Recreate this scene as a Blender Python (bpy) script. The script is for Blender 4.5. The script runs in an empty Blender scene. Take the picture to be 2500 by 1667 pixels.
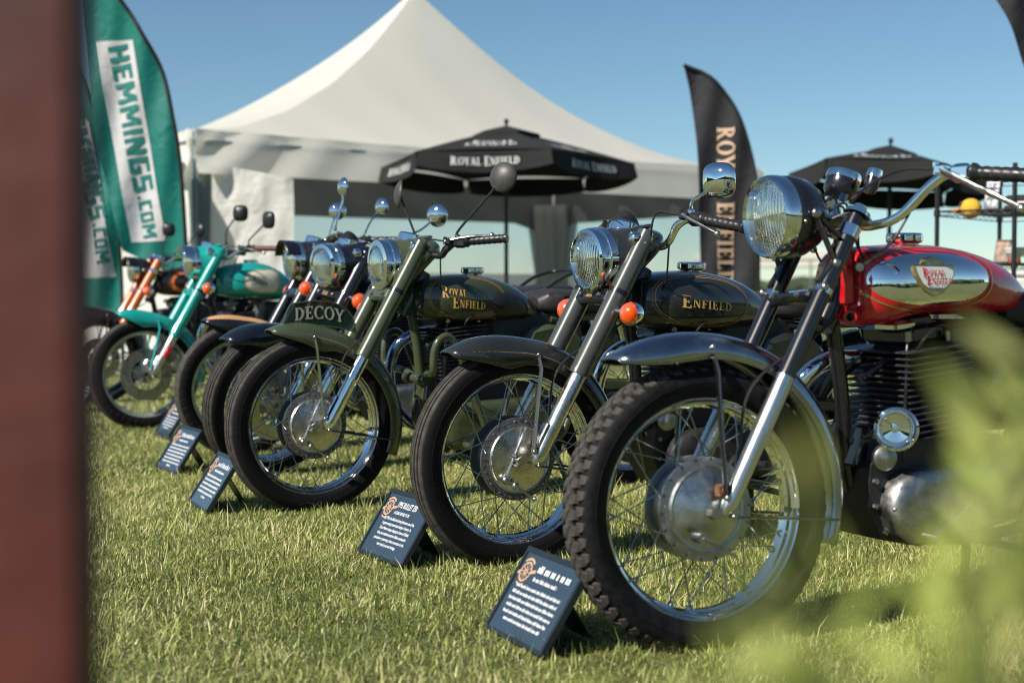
import bpy, math, random
import numpy as np
from mathutils import Vector, Matrix

R_ = math.radians
random.seed(7)
rng = np.random.default_rng(7)
sc = bpy.context.scene

# ------------------------------------------------------------------ camera, sky, sun, exposure
cam_d = bpy.data.cameras.new("camera")
cam = bpy.data.objects.new("camera", cam_d)
sc.collection.objects.link(cam)
cam.location = (0, 0, 0.81)
cam.rotation_euler = (R_(90 - 2.136), 0, 0)
cam_d.lens = 50
cam_d.sensor_width = 36
cam_d.clip_start = 0.05
cam_d.clip_end = 3000
cam_d.dof.use_dof = True
cam_d.dof.focus_distance = 4.3
cam_d.dof.aperture_fstop = 2.7
cam_d.dof.aperture_blades = 9
sc.camera = cam

SUN_EL = 40
SUN_H = (-0.78, -0.63)                      # horizontal direction towards the sun
sun_az = math.atan2(SUN_H[0], SUN_H[1])     # clockwise from +Y
w = bpy.data.worlds.new("World")
sc.world = w
w.use_nodes = True
nt = w.node_tree
nt.nodes.clear()
sky = nt.nodes.new("ShaderNodeTexSky")
sky.sky_type = 'NISHITA'
sky.sun_disc = False
sky.sun_elevation = R_(SUN_EL)
sky.sun_rotation = sun_az
sky.altitude = 1200
sky.air_density = 1.0
sky.dust_density = 0.0
sky.ozone_density = 3.0
bg = nt.nodes.new("ShaderNodeBackground")
bg.inputs['Strength'].default_value = 0.068
out = nt.nodes.new("ShaderNodeOutputWorld")
wb = nt.nodes.new("ShaderNodeMix")            # even white balance of the whole sky
wb.data_type = 'RGBA'; wb.blend_type = 'MULTIPLY'
wb.inputs[0].default_value = 1.0
wb.inputs[7].default_value = (0.90, 1.03, 0.99, 1)
nt.links.new(sky.outputs[0], wb.inputs[6])
nt.links.new(wb.outputs[2], bg.inputs[0])
nt.links.new(bg.outputs[0], out.inputs[0])

sun_d = bpy.data.lights.new("sun", 'SUN')
sun_d.energy = 5.0
sun_d.angle = R_(0.53)
sun_d.color = (1.0, 0.93, 0.82)
sun = bpy.data.objects.new("sun", sun_d)
sc.collection.objects.link(sun)
c_ = math.cos(R_(SUN_EL)); n_ = math.hypot(*SUN_H)
to_sun = Vector((SUN_H[0] / n_ * c_, SUN_H[1] / n_ * c_, math.sin(R_(SUN_EL))))
sun.rotation_euler = to_sun.to_track_quat('Z', 'Y').to_euler()
sun.location = to_sun * 30

vs = sc.view_settings
vs.view_transform = 'Standard'
vs.look = 'None'
vs.exposure = 0.5
vs.gamma = 1.0
vs.use_curve_mapping = False
sc.cycles.use_denoising = True
sc.cycles.filter_width = 1.1
sc.cycles.max_bounces = 10
sc.cycles.transparent_max_bounces = 12
sc.cycles.sample_clamp_indirect = 6

# ------------------------------------------------------------------ materials
MATS = {}
def mat(name, col=(.5, .5, .5), rough=.5, metal=0., coat=0., bump=None, var=0., vscale=6., rvar=0., trans=0., ior=1.45,
        spec=None, sub=0., ani=None, coatr=.03):
    """principled material with procedural colour/roughness variation and bump"""
    if name in MATS: return MATS[name]
    m = bpy.data.materials.new(name); m.use_nodes = True
    t = m.node_tree; b = t.nodes['Principled BSDF']
    b.inputs['Base Color'].default_value = (*col, 1)
    b.inputs['Roughness'].default_value = rough
    b.inputs['Metallic'].default_value = metal
    b.inputs['Coat Weight'].default_value = coat
    b.inputs['Coat Roughness'].default_value = coatr
    b.inputs['Transmission Weight'].default_value = trans
    b.inputs['IOR'].default_value = ior
    if spec is not None: b.inputs['Specular IOR Level'].default_value = spec
    if sub: b.inputs['Subsurface Weight'].default_value = sub
    tc = t.nodes.new('ShaderNodeTexCoord')
    if var or rvar:
        n = t.nodes.new('ShaderNodeTexNoise'); n.inputs['Scale'].default_value = vscale
        n.inputs['Detail'].default_value = 6; n.inputs['Roughness'].default_value = .65
        t.links.new(tc.outputs['Object'], n.inputs['Vector'])
        if var:
            mx = t.nodes.new('ShaderNodeMix'); mx.data_type = 'RGBA'
            lo = tuple(max(0, c * (1 - var)) for c in col); hi = tuple(min(1, c * (1 + var) + var * .01) for c in col)
            mx.inputs[6].default_value = (*lo, 1); mx.inputs[7].default_value = (*hi, 1)
            mr = t.nodes.new('ShaderNodeMapRange'); mr.inputs[1].default_value = .3; mr.inputs[2].default_value = .7
            t.links.new(n.outputs[0], mr.inputs[0]); t.links.new(mr.outputs[0], mx.inputs[0])
            t.links.new(mx.outputs[2], b.inputs['Base Color'])
        if rvar:
            mr = t.nodes.new('ShaderNodeMapRange'); mr.inputs[1].default_value = .3; mr.inputs[2].default_value = .7
            mr.inputs[3].default_value = max(0.01, rough - rvar); mr.inputs[4].default_value = rough + rvar
            t.links.new(n.outputs[0], mr.inputs[0]); t.links.new(mr.outputs[0], b.inputs['Roughness'])
    if bump:
        sc_, st, dist = bump
        n2 = t.nodes.new('ShaderNodeTexNoise'); n2.inputs['Scale'].default_value = sc_; n2.inputs['Detail'].default_value = 4
        t.links.new(tc.outputs['Object'], n2.inputs['Vector'])
        bp = t.nodes.new('ShaderNodeBump'); bp.inputs['Strength'].default_value = st; bp.inputs['Distance'].default_value = dist
        t.links.new(n2.outputs[0], bp.inputs['Height']); t.links.new(bp.outputs[0], b.inputs['Normal'])
    MATS[name] = m
    return m

def paint(name, col, **k): return mat(name, col, rough=.28, coat=.9, rvar=.08, var=.12, vscale=9, bump=(60, .03, .002), coatr=.03, **k)
CHROME = mat('chrome', (.86, .87, .88), rough=.045, metal=1, rvar=.03, vscale=25)
STEEL = mat('worn_steel', (.42, .41, .39), rough=.32, metal=1, rvar=.12, var=.2, vscale=40)
ALU = mat('polished_aluminium', (.66, .64, .60), rough=.27, metal=1, rvar=.1, var=.1, vscale=30, bump=(180, .05, .001))
ALUD = mat('dull_aluminium', (.34, .34, .33), rough=.42, metal=1, rvar=.12, var=.25, vscale=35)
FEND = mat('burnished_mudguard_metal', (.36, .38, .41), rough=.22, metal=1, rvar=.1, var=.15, vscale=14, bump=(120, .05, .001))
RUBBER = mat('tyre_rubber', (.006, .006, .007), spec=.18, rough=.66, rvar=.12, var=.45, vscale=45, bump=(300, .15, .001))
TREAD = mat('dusty_tread_rubber', (.050, .046, .041), spec=.3, rough=.8, rvar=.1, var=.5, vscale=60, bump=(260, .3, .002))
BLACKP = mat('black_plastic', (.014, .014, .015), rough=.38, rvar=.1, var=.3, vscale=50, bump=(400, .05, .001))
BLACKG = paint('gloss_black', (.006, .006, .008))
SEATM = mat('black_vinyl', (.022, .021, .021), rough=.5, rvar=.1, var=.2, vscale=30, bump=(150, .35, .002))
GOLD = mat('gold_lettering', (.62, .38, .09), rough=.38, var=.15, vscale=60)
GOLDL = mat('orange_pinstripe', (.50, .25, .06), rough=.4)
CREAM = mat('cream_paint', (.70, .64, .50), rough=.3, coat=.6, var=.05)
CASE = mat('engine_case_black', (.02, .02, .021), rough=.45, rvar=.1, var=.3, vscale=40)
FIN = mat('cast_fin', (.055, .056, .058), rough=.45, metal=.55, rvar=.12, var=.3, vscale=60)
AMBER = mat('amber_lens', (1., .11, .002), rough=.2, coat=.15, trans=.4, spec=.3, bump=(220, .35, .003))
REDL = mat('red_reflector', (.85, .015, .01), rough=.12, coat=.6, bump=(300, .3, .002))
REFL = mat('lamp_reflector', (.92, .93, .92), rough=.22, metal=.85)
MIRROR = mat('mirror_glass', (.9, .92, .93), rough=.01, metal=1)
WIRE = mat('cable_black', (.015, .015, .016), rough=.45)
SPOKE = mat('spoke_steel', (.30, .31, .31), rough=.22, metal=1, rvar=.1, var=.2, vscale=60)

def glass_mat():
    m = bpy.data.materials.new('fluted_headlamp_glass'); m.use_nodes = True
    t = m.node_tree; b = t.nodes['Principled BSDF']
    b.inputs['Base Color'].default_value = (.95, .97, .95, 1); b.inputs['Roughness'].default_value = .03
    b.inputs['Transmission Weight'].default_value = 1; b.inputs['IOR'].default_value = 1.35
    tc = t.nodes.new('ShaderNodeTexCoord'); wv = t.nodes.new('ShaderNodeTexWave')
    wv.bands_direction = 'Y'; wv.inputs['Scale'].default_value = 34; wv.inputs['Distortion'].default_value = .4
    bp = t.nodes.new('ShaderNodeBump'); bp.inputs['Strength'].default_value = .45; bp.inputs['Distance'].default_value = .004
    t.links.new(tc.outputs['Object'], wv.inputs['Vector']); t.links.new(wv.outputs[1], bp.inputs['Height'])
    t.links.new(bp.outputs[0], b.inputs['Normal'])
    return m
GLASS = glass_mat()

def fabric(name, col, transl=.25, rough=.7, wr=3., st=.25, var=.05):
    m = bpy.data.materials.new(name); m.use_nodes = True
    t = m.node_tree; b = t.nodes['Principled BSDF']; o = t.nodes['Material Output']
    tc = t.nodes.new('ShaderNodeTexCoord')
    n = t.nodes.new('ShaderNodeTexNoise'); n.inputs['Scale'].default_value = wr; n.inputs['Detail'].default_value = 5
    n.inputs['Distortion'].default_value = .6
    t.links.new(tc.outputs['Object'], n.inputs['Vector'])
    mx = t.nodes.new('ShaderNodeMix'); mx.data_type = 'RGBA'
    mx.inputs[6].default_value = (*[c * (1 - var) for c in col], 1); mx.inputs[7].default_value = (*[min(1, c * (1 + var)) for c in col], 1)
    t.links.new(n.outputs[0], mx.inputs[0]); t.links.new(mx.outputs[2], b.inputs['Base Color'])
    b.inputs['Roughness'].default_value = rough
    bp = t.nodes.new('ShaderNodeBump'); bp.inputs['Strength'].default_value = st; bp.inputs['Distance'].default_value = .04
    t.links.new(n.outputs[0], bp.inputs['Height']); t.links.new(bp.outputs[0], b.inputs['Normal'])
    if transl:
        tr = t.nodes.new('ShaderNodeBsdfTranslucent'); t.links.new(mx.outputs[2], tr.inputs[0]); t.links.new(bp.outputs[0], tr.inputs['Normal'])
        ms = t.nodes.new('ShaderNodeMixShader'); ms.inputs[0].default_value = transl
        t.links.new(b.outputs[0], ms.inputs[1]); t.links.new(tr.outputs[0], ms.inputs[2]); t.links.new(ms.outputs[0], o.inputs[0])
    return m

# ------------------------------------------------------------------ mesh builder
def spline(pts, n=6):
    P = [Vector(p) for p in pts]; out = []
    for i in range(len(P) - 1):
        a = P[i - 1] if i else P[i] * 2 - P[i + 1]; b = P[i]; c = P[i + 1]; d = P[i + 2] if i + 2 < len(P) else P[i + 1] * 2 - P[i]
        for k in range(n):
            t = k / n
            out.append(.5 * ((2 * b) + (c - a) * t + (2 * a - 5 * b + 4 * c - d) * t * t + (3 * b - a - 3 * c + d) * t ** 3))
    out.append(P[-1].copy())
    return out

def crv(xs, ys):
    """smooth interpolator through (xs, ys)"""
    pts = spline([(x, y, 0) for x, y in zip(xs, ys)], 10)
    X = np.array([p.x for p in pts]); Y = np.array([p.y for p in pts])
    if X[0] > X[-1]: X, Y = X[::-1], Y[::-1]
    return lambda q: float(np.interp(q, X, Y))

class MB:
    def __init__(s): s.v = []; s.f = []
    def add(s, vs, fs):
        o = len(s.v); s.v += [tuple(v) for v in vs]; s.f += [tuple(i + o for i in f) for f in fs]; return s
    def box(s, c, d, rot=None, bev=0.):
        c = Vector(c); hx, hy, hz = d[0] / 2, d[1] / 2, d[2] / 2
        M = rot.to_3x3() if rot is not None else Matrix.Identity(3)
        if not bev:
            vs = [c + M @ Vector((sx * hx, sy * hy, sz * hz)) for sx in (-1, 1) for sy in (-1, 1) for sz in (-1, 1)]
            return s.add(vs, [(0, 1, 3, 2), (4, 6, 7, 5), (0, 4, 5, 1), (2, 3, 7, 6), (0, 2, 6, 4), (1, 5, 7, 3)])
        b = min(bev, hx * .9, hy * .9, hz * .9)
        rings = []
        for z, ins in ((-hz, b), (-hz + b, 0), (hz - b, 0), (hz, b)):
            ax, ay = hx - ins, hy - ins; k = b * .6
            rings.append([(ax - k, -ay, z), (ax, -ay + k, z), (ax, ay - k, z), (ax - k, ay, z), (-ax + k, ay, z), (-ax, ay - k, z), (-ax, -ay + k, z), (-ax + k, -ay, z)])
        vs = [c + M @ Vector(p) for r in rings for p in r]; fs = []
        for i in range(3):
            for j in range(8): fs.append((i * 8 + j, i * 8 + (j + 1) % 8, i * 8 + 8 + (j + 1) % 8, i * 8 + 8 + j))
        fs += [tuple(range(7, -1, -1)), tuple(range(24, 32))]
        return s.add(vs, fs)
    def tube(s, pts, r, n=10, caps=True, flat=1.):
        P = [Vector(p) for p in pts]; m = len(P); vs = []; fs = []
        rr = r if hasattr(r, '__len__') else [r] * m
        T = []
        for i in range(m):
            d = (P[min(i + 1, m - 1)] - P[max(i - 1, 0)]); T.append(d.normalized() if d.length else Vector((0, 0, 1)))
        u = T[0].orthogonal().normalized()
        if abs(T[0].y) < .9: u = (Vector((0, 1, 0)) - T[0] * T[0].y).normalized()
        for i in range(m):
            u = (u - T[i] * u.dot(T[i])).normalized(); v = T[i].cross(u)
            for k in range(n):
                a = 2 * math.pi * k / n; vs.append(P[i] + (u * math.cos(a) + v * math.sin(a) * flat) * rr[i])
        for i in range(m - 1):
            for k in range(n): fs.append((i * n + k, i * n + (k + 1) % n, (i + 1) * n + (k + 1) % n, (i + 1) * n + k))
        if caps: fs += [tuple(range(n - 1, -1, -1)), tuple(range((m - 1) * n, m * n))]
        return s.add(vs, fs)
    def cyl(s, a, b, r, r2=None, n=16): return s.tube([a, b], [r, r if r2 is None else r2], n)
    def lathe(s, prof, o=(0, 0, 0), ax=(0, 1, 0), n=32, ref=None, close=False):
        o = Vector(o); ax = Vector(ax).normalized(); u = ax.orthogonal().normalized(); v = ax.cross(u); vs = []; fs = []
        m = len(prof)
        for k in range(n):
            a = 2 * math.pi * k / n; d = u * math.cos(a) + v * math.sin(a)
            for r, h in prof: vs.append(o + d * r + ax * h)
        for k in range(n):
            k2 = (k + 1) % n
            for i in range(m - 1 + (1 if close else 0)):
                j = (i + 1) % m; fs.append((k * m + i, k2 * m + i, k2 * m + j, k * m + j))
        if not close:
            if prof[0][0] > 1e-5: pass
        return s.add(vs, fs)
    def ell(s, c, r, n=16, m=10, M=None):
        c = Vector(c); vs = []; fs = []
        for i in range(m + 1):
            p = math.pi * i / m
            for k in range(n):
                a = 2 * math.pi * k / n; q = Vector((r[0] * math.sin(p) * math.cos(a), r[1] * math.sin(p) * math.sin(a), r[2] * math.cos(p)))
                vs.append(c + (M @ q if M is not None else q))
        for i in range(m):
            for k in range(n): fs.append((i * n + k, (i + 1) * n + k, (i + 1) * n + (k + 1) % n, i * n + (k + 1) % n))
        return s.add(vs, fs)
    def loft(s, rings, caps=True):
        n = len(rings[0]); vs = [p for r in rings for p in r]; fs = []
        for i in range(len(rings) - 1):
            for k in range(n): fs.append((i * n + k, i * n + (k + 1) % n, (i + 1) * n + (k + 1) % n, (i + 1) * n + k))
        if caps: fs += [tuple(range(n - 1, -1, -1)), tuple(range((len(rings) - 1) * n, len(rings) * n))]
        return s.add(vs, fs)
    def grid(s, fn, nu, nv):
        vs = [fn(i / nu, j / nv) for i in range(nu + 1) for j in range(nv + 1)]
        return s.add(vs, [(i * (nv + 1) + j, (i + 1) * (nv + 1) + j, (i + 1) * (nv + 1) + j + 1, i * (nv + 1) + j + 1) for i in range(nu) for j in range(nv)])
    def prism(s, poly, y0, y1, bev=0.):
        """polygon in XZ extruded along Y, optional chamfer on the y1 side"""
        n = len(poly); cx = sum(p[0] for p in poly) / n; cz = sum(p[1] for p in poly) / n
        rings = [[(x, y0, z) for x, z in poly]]
        if bev:
            sg = 1 if y1 > y0 else -1
            rings.append([(x, y1 - sg * bev, z) for x, z in poly])
            sh = []
            for x, z in poly:
                dx, dz = x - cx, z - cz; l = math.hypot(dx, dz); k = max(0, (l - bev) / l); sh.append((cx + dx * k, y1, cz + dz * k))
            rings.append(sh)
        else: rings.append([(x, y1, z) for x, z in poly])
        return s.loft(rings)

def obj(name, mb, material, parent=None, M=None, sharp=38, smooth=True, mesh=None):
    if mesh is None:
        me = bpy.data.meshes.new(name); me.from_pydata(mb.v, [], mb.f); me.update()
        if smooth:
            me.shade_smooth()
            if sharp: me.set_sharp_from_angle(angle=R_(sharp))
        me.materials.append(material)
    else: me = mesh
    o = bpy.data.objects.new(name, me); sc.collection.objects.link(o)
    if parent is not None: o.parent = parent
    if M is not None: o.matrix_local = M
    return o

def thing(name, label, cat, loc=(0, 0, 0), rz=0, group=None, M=None):
    o = bpy.data.objects.new(name, None); sc.collection.objects.link(o); o.empty_display_size = .1
    if M is not None: o.matrix_local = M
    else: o.location = loc; o.rotation_euler = (0, 0, rz)
    return tag(o, label, cat, group)
def tag(o, label=None, cat=None, group=None, kind=None):
    if label: o['label'] = label
    if cat: o['category'] = cat
    if group: o['group'] = group
    if kind: o['kind'] = kind
    return o

# ------------------------------------------------------------------ lettering (quads per glyph, cap height 1)
def _ln(x0, y0, x1, y1, w):
    dx, dy = x1 - x0, y1 - y0; l = math.hypot(dx, dy); nx, ny = -dy / l * w / 2, dx / l * w / 2
    return [(x0 + nx, y0 + ny), (x0 - nx, y0 - ny), (x1 - nx, y1 - ny), (x1 + nx, y1 + ny)]
def _hl(x0, y0, x1, y1, w):     # slanted stroke with horizontal ends
    return [(x0 - w / 2, y0), (x0 + w / 2, y0), (x1 + w / 2, y1), (x1 - w / 2, y1)]
def _bx(x0, y0, x1, y1): return [(x0, y0), (x1, y0), (x1, y1), (x0, y1)]
def _arc(cx, cy, rx, ry, a0, a1, wx, wy, n=10):
    q = []
    for i in range(n):
        a, b = R_(a0 + (a1 - a0) * i / n), R_(a0 + (a1 - a0) * (i + 1) / n)
        o1 = (cx + rx * math.cos(a), cy + ry * math.sin(a)); o2 = (cx + rx * math.cos(b), cy + ry * math.sin(b))
        i1 = (cx + (rx - wx) * math.cos(a), cy + (ry - wy) * math.sin(a)); i2 = (cx + (rx - wx) * math.cos(b), cy + (ry - wy) * math.sin(b))
        q.append([i1, o1, o2, i2])
    return q
def serif(ch):
    st = .19; t = .085
    S = lambda x, y, wd=.34: _bx(x - wd / 2, y, x + wd / 2, y + .07)
    stem = lambda x: [_bx(x - st / 2, .0, x + st / 2, 1)]
    if ch == 'R': return stem(.2) + [S(.2, 0), _bx(.03, .93, .2, 1)] + _arc(.28, .74, .36, .26, -90, 90, .17, .08) + [_bx(.2, .92, .3, 1), _bx(.2, .48, .3, .56), _hl(.36, .5, .70, 0, .2), S(.76, 0, .16)], .84
    if ch == 'O': return _arc(.42, .5, .42, .52, 0, 360, .19, .09, 24), .84
    if ch == 'Y': return [_bx(.29, 0, .48, .5), S(.385, 0), _hl(.385, .42, .1, 1, .2), _hl(.385, .42, .68, 1, .12), S(.1, .93, .3), S(.68, .93, .24)], .8
    if ch == 'A': return [_hl(.12, 0, .40, 1, .1), _hl(.70, 0, .42, 1, .21), _bx(.22, .28, .58, .37), S(.12, 0, .26), S(.70, 0, .32)], .86
    if ch == 'L': return stem(.2) + [S(.2, .93), _bx(.03, 0, .62, .09), _bx(.54, 0, .62, .26)], .66
    if ch == 'E': return stem(.2) + [_bx(.03, 0, .64, .09), _bx(.03, .91, .62, 1), _bx(.2, .46, .48, .54), _bx(.56, 0, .64, .26), _bx(.54, .75, .62, 1), _bx(.43, .38, .49, .62)], .69
    if ch == 'F': return stem(.2) + [S(.2, 0), _bx(.03, .91, .62, 1), _bx(.2, .46, .48, .54), _bx(.54, .75, .62, 1), _bx(.43, .38, .49, .62)], .64
    if ch == 'N': return [_bx(.13, 0, .21, 1), _hl(.2, 1, .68, 0, .2), _bx(.67, 0, .75, 1), S(.17, 0, .26), _bx(.0, .93, .2, 1), S(.71, .93, .26)], .86
    if ch == 'I': return stem(.19) + [S(.19, 0), S(.19, .93)], .4
    if ch == 'D': return stem(.2) + [_bx(.03, 0, .3, .08), _bx(.03, .92, .3, 1)] + _arc(.28, .5, .5, .5, -90, 90, .19, .08, 14), .82
    if ch == 'C': return _arc(.44, .5, .44, .52, 48, 312, .2, .09, 18) + [_bx(.68, .7, .76, 1.0), _bx(.68, 0.0, .76, .28)], .8
    return [], .35
def block(ch):
    t = .24
    if ch == 'H': return [_bx(.0, 0, t, 1), _bx(.52, .0, .76, 1), _bx(0, .38, .76, .62)], .86
    if ch == 'E': return [_bx(0, 0, t, 1), _bx(0, 0, .7, .2), _bx(0, .8, .7, 1), _bx(0, .41, .6, .6)], .8
    if ch == 'M': return [_bx(0, 0, .22, 1), _bx(.74, 0, .96, 1), _hl(.18, 1, .48, .3, .24), _hl(.78, 1, .48, .3, .24)], 1.06
    if ch == 'I': return [_bx(0, 0, t, 1)], .34
    if ch == 'N': return [_bx(0, 0, .22, 1), _bx(.56, 0, .78, 1), _hl(.16, 1, .62, 0, .26)], .88
    if ch == 'G': return [_bx(0, 0, t, 1), _bx(0, .8, .72, 1), _bx(0, 0, .72, .2), _bx(.5, 0, .72, .52), _bx(.36, .36, .72, .54)], .82
    if ch == 'S': return [_bx(0, .8, .7, 1), _bx(0, .42, .22, 1), _bx(0, .41, .7, .6), _bx(.48, 0, .7, .6), _bx(0, 0, .7, .2)], .8
    if ch == '.': return [_bx(0, 0, .22, .22)], .32
    if ch == 'C': return [_bx(0, 0, t, 1), _bx(0, .8, .64, 1), _bx(0, 0, .64, .2)], .74
    if ch == 'O': return [_bx(0, 0, .22, 1), _bx(.48, 0, .7, 1), _bx(0, .8, .7, 1), _bx(0, 0, .7, .2)], .8
    return [], .4
def stencil(ch):
    q, a = serif(ch)
    return q, a
def letters(text, font, caps=None):
    """list of quads in text space (cap height 1); caps: indices of taller initials"""
    x = 0; out = []
    for i, ch in enumerate(text):
        q, a = font(ch); k = caps.get(i, 1) if caps else 1
        for quad in q: out.append([(x + px * k, py * k - (k - 1) * .35 if k != 1 else py) for px, py in quad])
        x += a * k + .05
    return out, x
def text_mesh(quads, fn, sub=2, lift=3e-5):
    """map text-space quads to 3D through fn(u, v, lift)"""
    mb = MB()
    for i, q in enumerate(quads):
        def g(a, b, q=q, i=i):
            x = (q[0][0] * (1 - a) + q[1][0] * a) * (1 - b) + (q[3][0] * (1 - a) + q[2][0] * a) * b
            y = (q[0][1] * (1 - a) + q[1][1] * a) * (1 - b) + (q[3][1] * (1 - a) + q[2][1] * a) * b
            return fn(x, y, (i % 12) * lift)
        mb.grid(g, sub, sub)
    return mb

# ------------------------------------------------------------------ motorcycles
RAKE = Vector((-.492, 0, .8706))
AXZ = .32
SP = Vector((-.075, 0, AXZ))
def steer_m(st): return Matrix.Translation(SP) @ Matrix.Rotation(R_(st), 4, RAKE) @ Matrix.Translation(-SP)
def leg_pt(z, y=.1, fw=0.):
    """point on the fork-leg line at height z, moved forward by fw"""
    t = (z - AXZ + .005) / RAKE.z
    return Vector((RAKE.x * t + fw, y, z))

def tyre_prof(R, kind):
    h = [(.243, .030), (.252, .0405), (R - .053, .0460), (R - .033, .0470), (R - .020, .0435), (R - .0125, .0375)]
    cr = lambda y: R - .0105 * (y / .0375) ** 2
    tr = []
    if kind == 'rib':
        gs = [(-.0255, .0028), (-.0125, .0033), (0.0, .0018), (.0125, .0033), (.0255, .0028)]
        y = -.036
        tr.append((cr(y), y))
        for g, wd in gs:
            tr += [(cr(g - wd), g - wd), (cr(g - wd) - .0055, g - wd + .0004), (cr(g + wd) - .0055, g + wd - .0004), (cr(g + wd), g + wd)]
        tr.append((cr(.036), .036))
    elif kind == 'block':
        tr = [(cr(y) - .008, y) for y in (-.036, -.025, -.012, 0, .012, .025, .036)]
    else:
        tr = [(cr(y), y) for y in (-.036, -.025, -.012, 0, .012, .025, .036)]
    return [(r, -y) for r, y in h] + tr + [(r, y) for r, y in reversed(h)]

def tread_blocks(parent, R):
    """each tread block of the knobbly tyre is a mesh of its own, sharing data along its row"""
    N = 58; pitch = 2 * math.pi / N
    cr = lambda y: R - .0105 * (y / .048) ** 2
    half = pitch * R / 2
    L = half * .78; Y = 1.32
    hexa = [(-L, 0), (-L * .5, .0078), (L * .5, .0078), (L, 0), (L * .5, -.0078), (-L * .5, -.0078)]
    inner = [(-L, .0085), (-L * .45, .0215), (L * .62, .0215), (L, .013), (L * .55, .0040), (-L * .6, .0040)]
    inner = [(-L * .95, .0105), (-L * .55, .0225), (L * .55, .0225), (L * .95, .0105), (L * .5, .0095), (0, .0045), (-L * .5, .0095)]
    inner = [(-L * .92, .0118), (-L * .62, .0232), (L * .62, .0232), (L * .92, .0118), (L * .42, .0040), (-L * .42, .0040)]
    outer = [(-L * .8, .0262), (-L * .8, .0405), (L * .34, .0405), (L * .80, .0345), (L * .80, .0262)]
    rows = [(hexa, 0), (inner, .5), ([(x, -y) for x, y in inner], .5), (outer, .25), ([(x, -y) for x, y in outer], .75)]
    for poly, ph in rows:
        mb = MB(); rings = []
        for dep, ins in ((-.012, 1.05), (-.0012, 1.0), (0, .9)):
            cx = sum(p[0] for p in poly) / len(poly); cy = sum(p[1] for p in poly) / len(poly); ring = []
            for x, y in poly:
                x2 = cx + (x - cx) * ins; y2 = (cy + (y - cy) * ins) * Y; a = x2 / R; r = cr(y2) + dep
                ring.append((r * math.sin(a), y2, r * math.cos(a)))
            rings.append(ring)
        mb.loft(rings)
        first = None
        for k in range(N):
            M = Matrix.Rotation((k + ph) * pitch, 4, 'Y')
            o = obj('tread_block', mb, TREAD, parent, M, mesh=first.data if first else None)
            first = first or o

def spoke_mesh(side, sense, rh, rr):
    a0 = 0; a1 = sense * R_(32)
    p0 = Vector((rh * math.sin(a0), side * .037, rh * math.cos(a0))); p1 = Vector((rr * math.sin(a1), side * .007, rr * math.cos(a1)))
    d = (p1 - p0)
    return MB().tube([p0 - d * .03, p0 + d * .9, p0 + d * .9, p1], [.0017, .0017, .003, .003], 6)

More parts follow.
